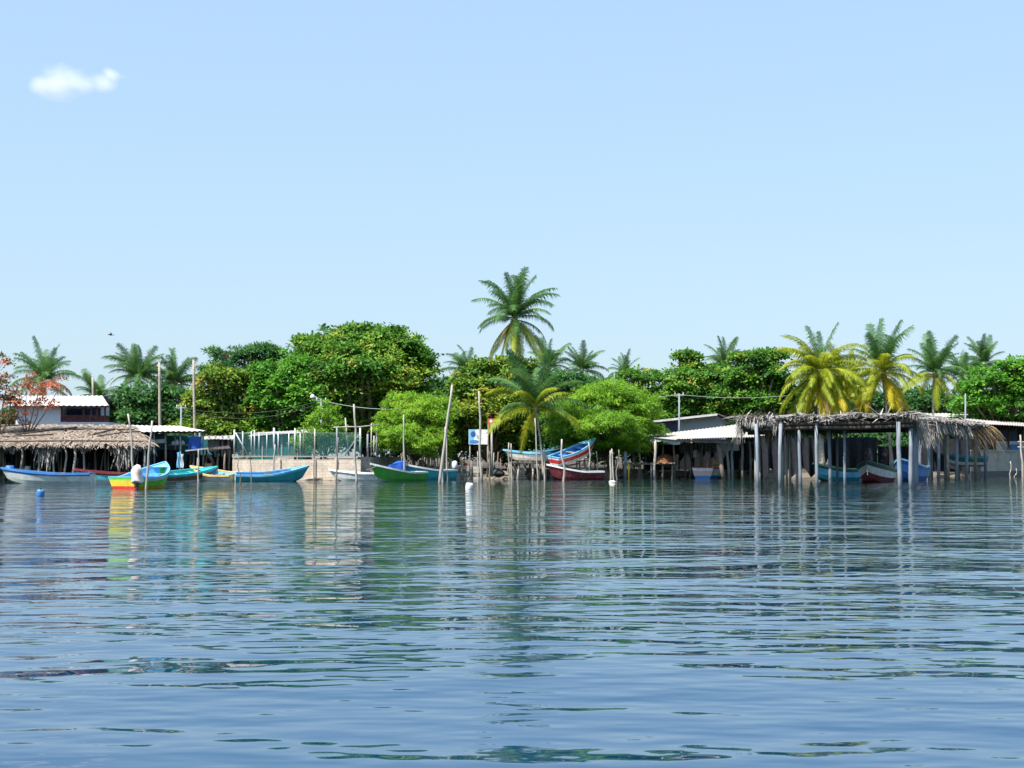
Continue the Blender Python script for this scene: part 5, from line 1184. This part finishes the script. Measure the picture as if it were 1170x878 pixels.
# ------------------------------------------------------------------ stakes
SG = 'mooring stakes in the water'
for lab, top, bot, D, r, m in (
  ('leaning pale stake behind the multicoloured boat', (146, 473), (157.5, 536), 50.5, .085, WOODL),
  ('stake in front of the multicoloured boat stern', (173.2, 481), (167.3, 560), 44.2, .085, WOODL),
  ('stake between the aqua boat and yellow rimmed boat', (226.6, 514), (227, 551), 58, .07, WOODL),
  ('crooked thin stake at the left end of the long teal boat', (272, 522), (274.7, 553), 56, .05, WOOD),
  ('thin stake by the middle of the long teal boat', (286.2, 517), (286.5, 549), 58.5, .05, WOOD),
  ('stake standing against the block wall above the long teal boat', (313.6, 508), (312.6, 545), 61.3, .09, WOODL),
  ('thin stake in front of the block wall right of the long teal boat', (359.3, 498), (359.6, 547), 61, .06, WOOD),
  ('crooked stake in front of the wall left of the white and blue boat', (386.5, 500), (383.4, 550), 59, .075, WOOD),
  ('tall stake beside the small white boat with blue bottom', (404.6, 462), (407.3, 553), 56.5, .105, WOODL),
  ('tall thin stake between the green and teal boats', (460.8, 474), (462.5, 545), 61, .075, WOODL),
  ('tallest leaning pale stake right of the teal boat', (516.3, 440), (501.8, 552.5), 54.5, .125, WOODL),
  ('second stake crossing the tallest leaning stake', (508.5, 488), (505.6, 551.5), 55.5, .085, WOODL),
  ('slender stake leaning behind the tallest leaning stake', (509.6, 492), (511.6, 545), 63, .085, WOODL),
  ('tall pale stake standing in front of the blue sign', (547.3, 447), (550, 549), 60, .11, WOODL),
  ('short stake beside the tall stake at the blue sign', (545.4, 516), (547, 549), 60.5, .065, WOODL),
  ('dark thin stake left of the red sign post', (557.6, 486), (560, 545), 66, .08, WOOD),
  ('left one of two short stakes before the yellow frond', (581.3, 506), (582, 546.5), 67, .075, WOODL),
  ('right one of two short stakes before the yellow frond', (584, 507), (585, 546), 67.3, .07, WOODL),
  ('thin stake crossing the trunk of the low palm', (611, 478), (615.6, 548), 63.5, .07, WOODL),
  ('short stake right of the low palm trunk', (622, 512), (621.8, 547), 64.5, .09, WOODL),
  ('pale stake crossing the bow of the maroon boat', (641.8, 502), (644.4, 549.5), 60.5, .10, WOODL),
  ('stake behind the middle of the maroon boat', (672.6, 505), (675.5, 545), 66.5, .085, WOODL),
  ('leaning stake behind the stern of the maroon boat', (681.3, 516), (684.3, 545), 67.5, .075, WOODL),
  ('thick pale stake right of the maroon boat', (697.2, 515), (698.5, 546), 66, .11, WOODL),
  ('leaning stake with foam float right of the maroon boat', (698.6, 513), (702.5, 551), 57.5, .07, WOODL),
  ('dark stake between the leaning stake and dock', (707, 514), (705, 546), 67, .07, WOOD),
  ('taller one of two short stakes by the right sea wall', (1154.3, 527.5), (1155.5, 543.5), 78, .075, WOODL),
  ('shorter one of two short stakes by the right sea wall', (1161, 535.5), (1160.3, 543), 78.5, .07, WOODL),
  ('pale crooked pole at the right edge above the sea wall', (1165.5, 497), (1169.5, 543), 77, .12, WOODL)):
    pole('mooring_stake', lab, 'stake', top, bot, D, r, m, SG, wob=.09, z0=-.5)

# ------------------------------------------------------------------ buoys
def buoy(label, px, py, m, r, h, cap=None):
    D = min(FPX * CAMH / (py - HZ) - CAMY, 58)
    o = MB().lathe((0, 0, 0), [(r * .8, -.12), (r, -.05), (r * 1.03, h * .35), (r, h * .75), (r * .85, h * .95), (r * .4, h)], 14).build('buoy', m, None, True)
    o.location = PX(px, D, 0); o.rotation_euler = (.12, .1, 0); tag(o, label, 'buoy', 'floating buoys')
    MB().tube([(0, 0, h * .95), (0, 0, h + .06)], .03, 6).build('eyelet', PT['black'], o)
buoy('white float buoy in front of the blue sign', 536, 559.5, PT['white'], .20, .36)
buoy('blue float buoy in front of the leftmost boat', 46.8, 567, PT['blue'], .17, .30)
o = MB().lathe((0, 0, 0), [(.12, -.1), (.26, -.05), (.29, .06), (.22, .17), (.05, .2)], 12).build('foam_float', PT['white'], None, True)
o.location = PX(699.5, near(57.2), 0); o.scale = (.85, .6, .6); tag(o, 'white foam float at the foot of the leaning stake', 'float')

def rope(lab, a, b, sag):
    pts = [a.lerp(b, i / 10) - Vector((0, 0, sag * 4 * (i / 10) * (1 - i / 10))) for i in range(11)]
    tag(MB().tube(pts, .016, 5).build('mooring_rope', WOODL, None, True, a), lab, 'rope', 'mooring ropes')
rope('rope from the bow of the green boat to the tall stake', P(431, 532, near(57.5)), P(406.5, 537, near(56.5)), .15)
rope('rope from the maroon boat bow to the short palm stake', P(630, 533, near(63)), P(622, 535, near(64.5)), .1)
rope('rope from the leftmost boat to the left shed post', P(107, 542, near(55)), P(109, 535, 60.5), .1)
rope('rope between the tallest leaning stake and teal boat stern', P(504, 535, near(54.6)), P(512, 541, near(61.5)), .1)
for (dz, w_) in ((505, 9), (511, 8)):
    c = P(1163, dz, near(77)); tag(MB().tube([c, P(1163 + w_, dz + .6, near(77) + .1)], .06, 7).build('cross_stick', WOODL, None, True, c), ('upper' if dz == 505 else 'lower') + ' cross stick on the crooked pole at the right edge', 'stick', 'cross sticks')
drum('small red bucket standing on the plank bulkhead', 532, 69.2, 1.05, PT['red'], .13, .22)
# ------------------------------------------------------------------ utility poles and wires
def upole(label, px, top, D, lamp=False, arm=True):
    base = PX(px, D, GZ - .1); root = thing('utility_pole', label, 'pole', base, 0, 'utility poles'); O = base
    t = P(px, top, D)
    MB().tube([base, t], [.085, .065], 9).build('shaft', POSTG, root, True, O)
    if arm: MB().box(t - Vector((0, 0, .15)), (.9, .08, .08)).build('crossarm', POSTG, root, False, O)
    for k in ((-.35, .35) if arm else (0,)): MB().lathe(t + Vector((k, 0, -.10)), [(.03, 0), (.05, .05), (.03, .1), (.05, .14), (.02, .18)], 8).build('insulator', PT['white'], root, True, O)
    if lamp:
        MB().tube([t - Vector((0, 0, .1)), t + Vector((-.6, 0, .25))], .03, 6).build('lamp_arm', GALV, root, True, O)
        MB().lathe(t + Vector((-.7, 0, .05)), [(.16, 0), (.2, .12), (.12, .28), (.04, .34)], 10).build('lamp_head', PT['white'], root, True, O)
upole('thin grey utility pole behind the white roofed shed', 207, 464, 71)
upole('utility pole with white lamp beside the biggest almond tree', 367, 456, 70, True)
upole('grey utility pole in front of the grey building', 776, 450, 78)
upole('pale utility pole behind the right thatch', 1103, 451, 88, arm=False)
upole('slim pole rising above the wide mesquite', 702, 427, 92, arm=False)
def wire(label, a, b, sag):
    pts = [a.lerp(b, i / 12) - Vector((0, 0, sag * 4 * (i / 12) * (1 - i / 12))) for i in range(13)]
    o = MB().tube(pts, .018, 5).build('power_line', PT['black'] if sag > .3 else GALV, None, True, a); tag(o, label, 'cable', 'power lines')
wire('upper cable from the thin left pole to the lamp pole', P(207, 465.5, 71), P(367, 457.5, 70), .75)
wire('lower cable from the thin left pole to the lamp pole', P(207, 468, 71), P(367, 460, 70), 1.0)
wire('cable from the lamp pole towards the left mesquite', P(367, 457.5, 70), P(470, 467, 68), .3)
wire('cable from the grey building pole to the right', P(776, 451, 78), P(905, 452, 80), .25)
wire('cable from the grey building pole to the left', P(776, 451, 78), P(702, 452, 79), .2)
# ------------------------------------------------------------------ bird and cloud
bp_ = P(126.5, 383, 70)
bb = MB(); bb.tube([(-.28, 0, 0), (-.1, 0, .02), (.12, 0, .03), (.26, 0, .04), (.34, 0, .03)], [.02, .07, .08, .05, .01], 8)
bird = bb.build('bird', PT['black'], None, True); bird.location = bp_; bird.scale = (.7, .7, .7); bird.rotation_euler = (0.2, 0, R(200)); tag(bird, 'small dark bird flying above the white house', 'bird')
for s in (-1, 1):
    MB().add([(.12, 0, .05), (-.08, 0, .05), (-.10, s * .3, .16), (.06, s * .32, .17), (-.16, s * .62, .06), (.12, 0, .03), (-.08, 0, .03), (-.10, s * .3, .14), (.06, s * .32, .15)], [(0, 1, 2, 3), (3, 2, 4), (5, 8, 7, 6), (8, 4, 7)]).build('wing', PT['black'], bird)
MB().add([(-.22, 0, .02), (-.42, .09, .02), (-.42, -.09, .02), (-.22, 0, 0), (-.42, .09, 0), (-.42, -.09, 0)], [(0, 1, 2), (3, 5, 4), (1, 4, 5, 2)]).build('tail', PT['black'], bird)
def cloud():
    D = 3000; c = P(83, 94, D); k = D / FPX
    m = bpy.data.materials.new('cloud_vapour'); m.use_nodes = True; t = m.node_tree
    t.nodes.remove(t.nodes['Principled BSDF'])
    v = t.nodes.new('ShaderNodeVolumePrincipled'); v.inputs['Color'].default_value = (1, 1, 1, 1); v.inputs['Anisotropy'].default_value = .2
    tc = t.nodes.new('ShaderNodeTexCoord')
    n = t.nodes.new('ShaderNodeTexNoise'); n.inputs['Scale'].default_value = 1.6; n.inputs['Detail'].default_value = 6; n.inputs['Roughness'].default_value = .6
    t.links.new(tc.outputs['Object'], n.inputs[0])
    tot = None
    for (x, z, rx, rz) in ((-.28, .02, .74, .82), (-.62, -.08, .42, .44), (.15, -.1, .6, .38), (.62, -.05, .36, .38), (.78, .25, .2, .26)):
        s = t.nodes.new('ShaderNodeVectorMath'); s.operation = 'SUBTRACT'; s.inputs[1].default_value = (x, 0, z); t.links.new(tc.outputs['Object'], s.inputs[0])
        d = t.nodes.new('ShaderNodeVectorMath'); d.operation = 'DIVIDE'; d.inputs[1].default_value = (rx, .6, rz); t.links.new(s.outputs[0], d.inputs[0])
        l = t.nodes.new('ShaderNodeVectorMath'); l.operation = 'LENGTH'; t.links.new(d.outputs[0], l.inputs[0])
        f = t.nodes.new('ShaderNodeMath'); f.operation = 'SUBTRACT'; f.inputs[0].default_value = 1.0; f.use_clamp = True; t.links.new(l.outputs['Value'], f.inputs[1])
        if tot is None: tot = f
        else:
            a = t.nodes.new('ShaderNodeMath'); a.operation = 'MAXIMUM'; t.links.new(tot.outputs[0], a.inputs[0]); t.links.new(f.outputs[0], a.inputs[1]); tot = a
    a = t.nodes.new('ShaderNodeMath'); a.operation = 'MULTIPLY_ADD'; a.inputs[1].default_value = 1.5; a.inputs[2].default_value = -.95; t.links.new(n.outputs[0], a.inputs[0])
    b = t.nodes.new('ShaderNodeMath'); b.operation = 'ADD'; t.links.new(tot.outputs[0], b.inputs[0]); t.links.new(a.outputs[0], b.inputs[1])
    d = t.nodes.new('ShaderNodeMath'); d.operation = 'MULTIPLY'; d.inputs[1].default_value = 0.03; d.use_clamp = False
    cl_ = t.nodes.new('ShaderNodeMath'); cl_.operation = 'MAXIMUM'; cl_.inputs[1].default_value = 0; t.links.new(b.outputs[0], cl_.inputs[0]); t.links.new(cl_.outputs[0], d.inputs[0])
    t.links.new(d.outputs[0], v.inputs['Density']); t.links.new(v.outputs[0], t.nodes['Material Output'].inputs['Volume'])
    mb = MB(); mb.lathe((0, 0, 0), [(.05, -.7), (.7, -.55), (1.1, -.2), (1.15, .1), (.9, .5), (.4, .7), (.05, .75)], 20)
    o = mb.build('cloud', m); o.location = c; o.scale = (58 * k, 40 * k, 36 * k)
    tag(o, 'single small white cloud high at the upper left', 'cloud', kind='stuff')
cloud()
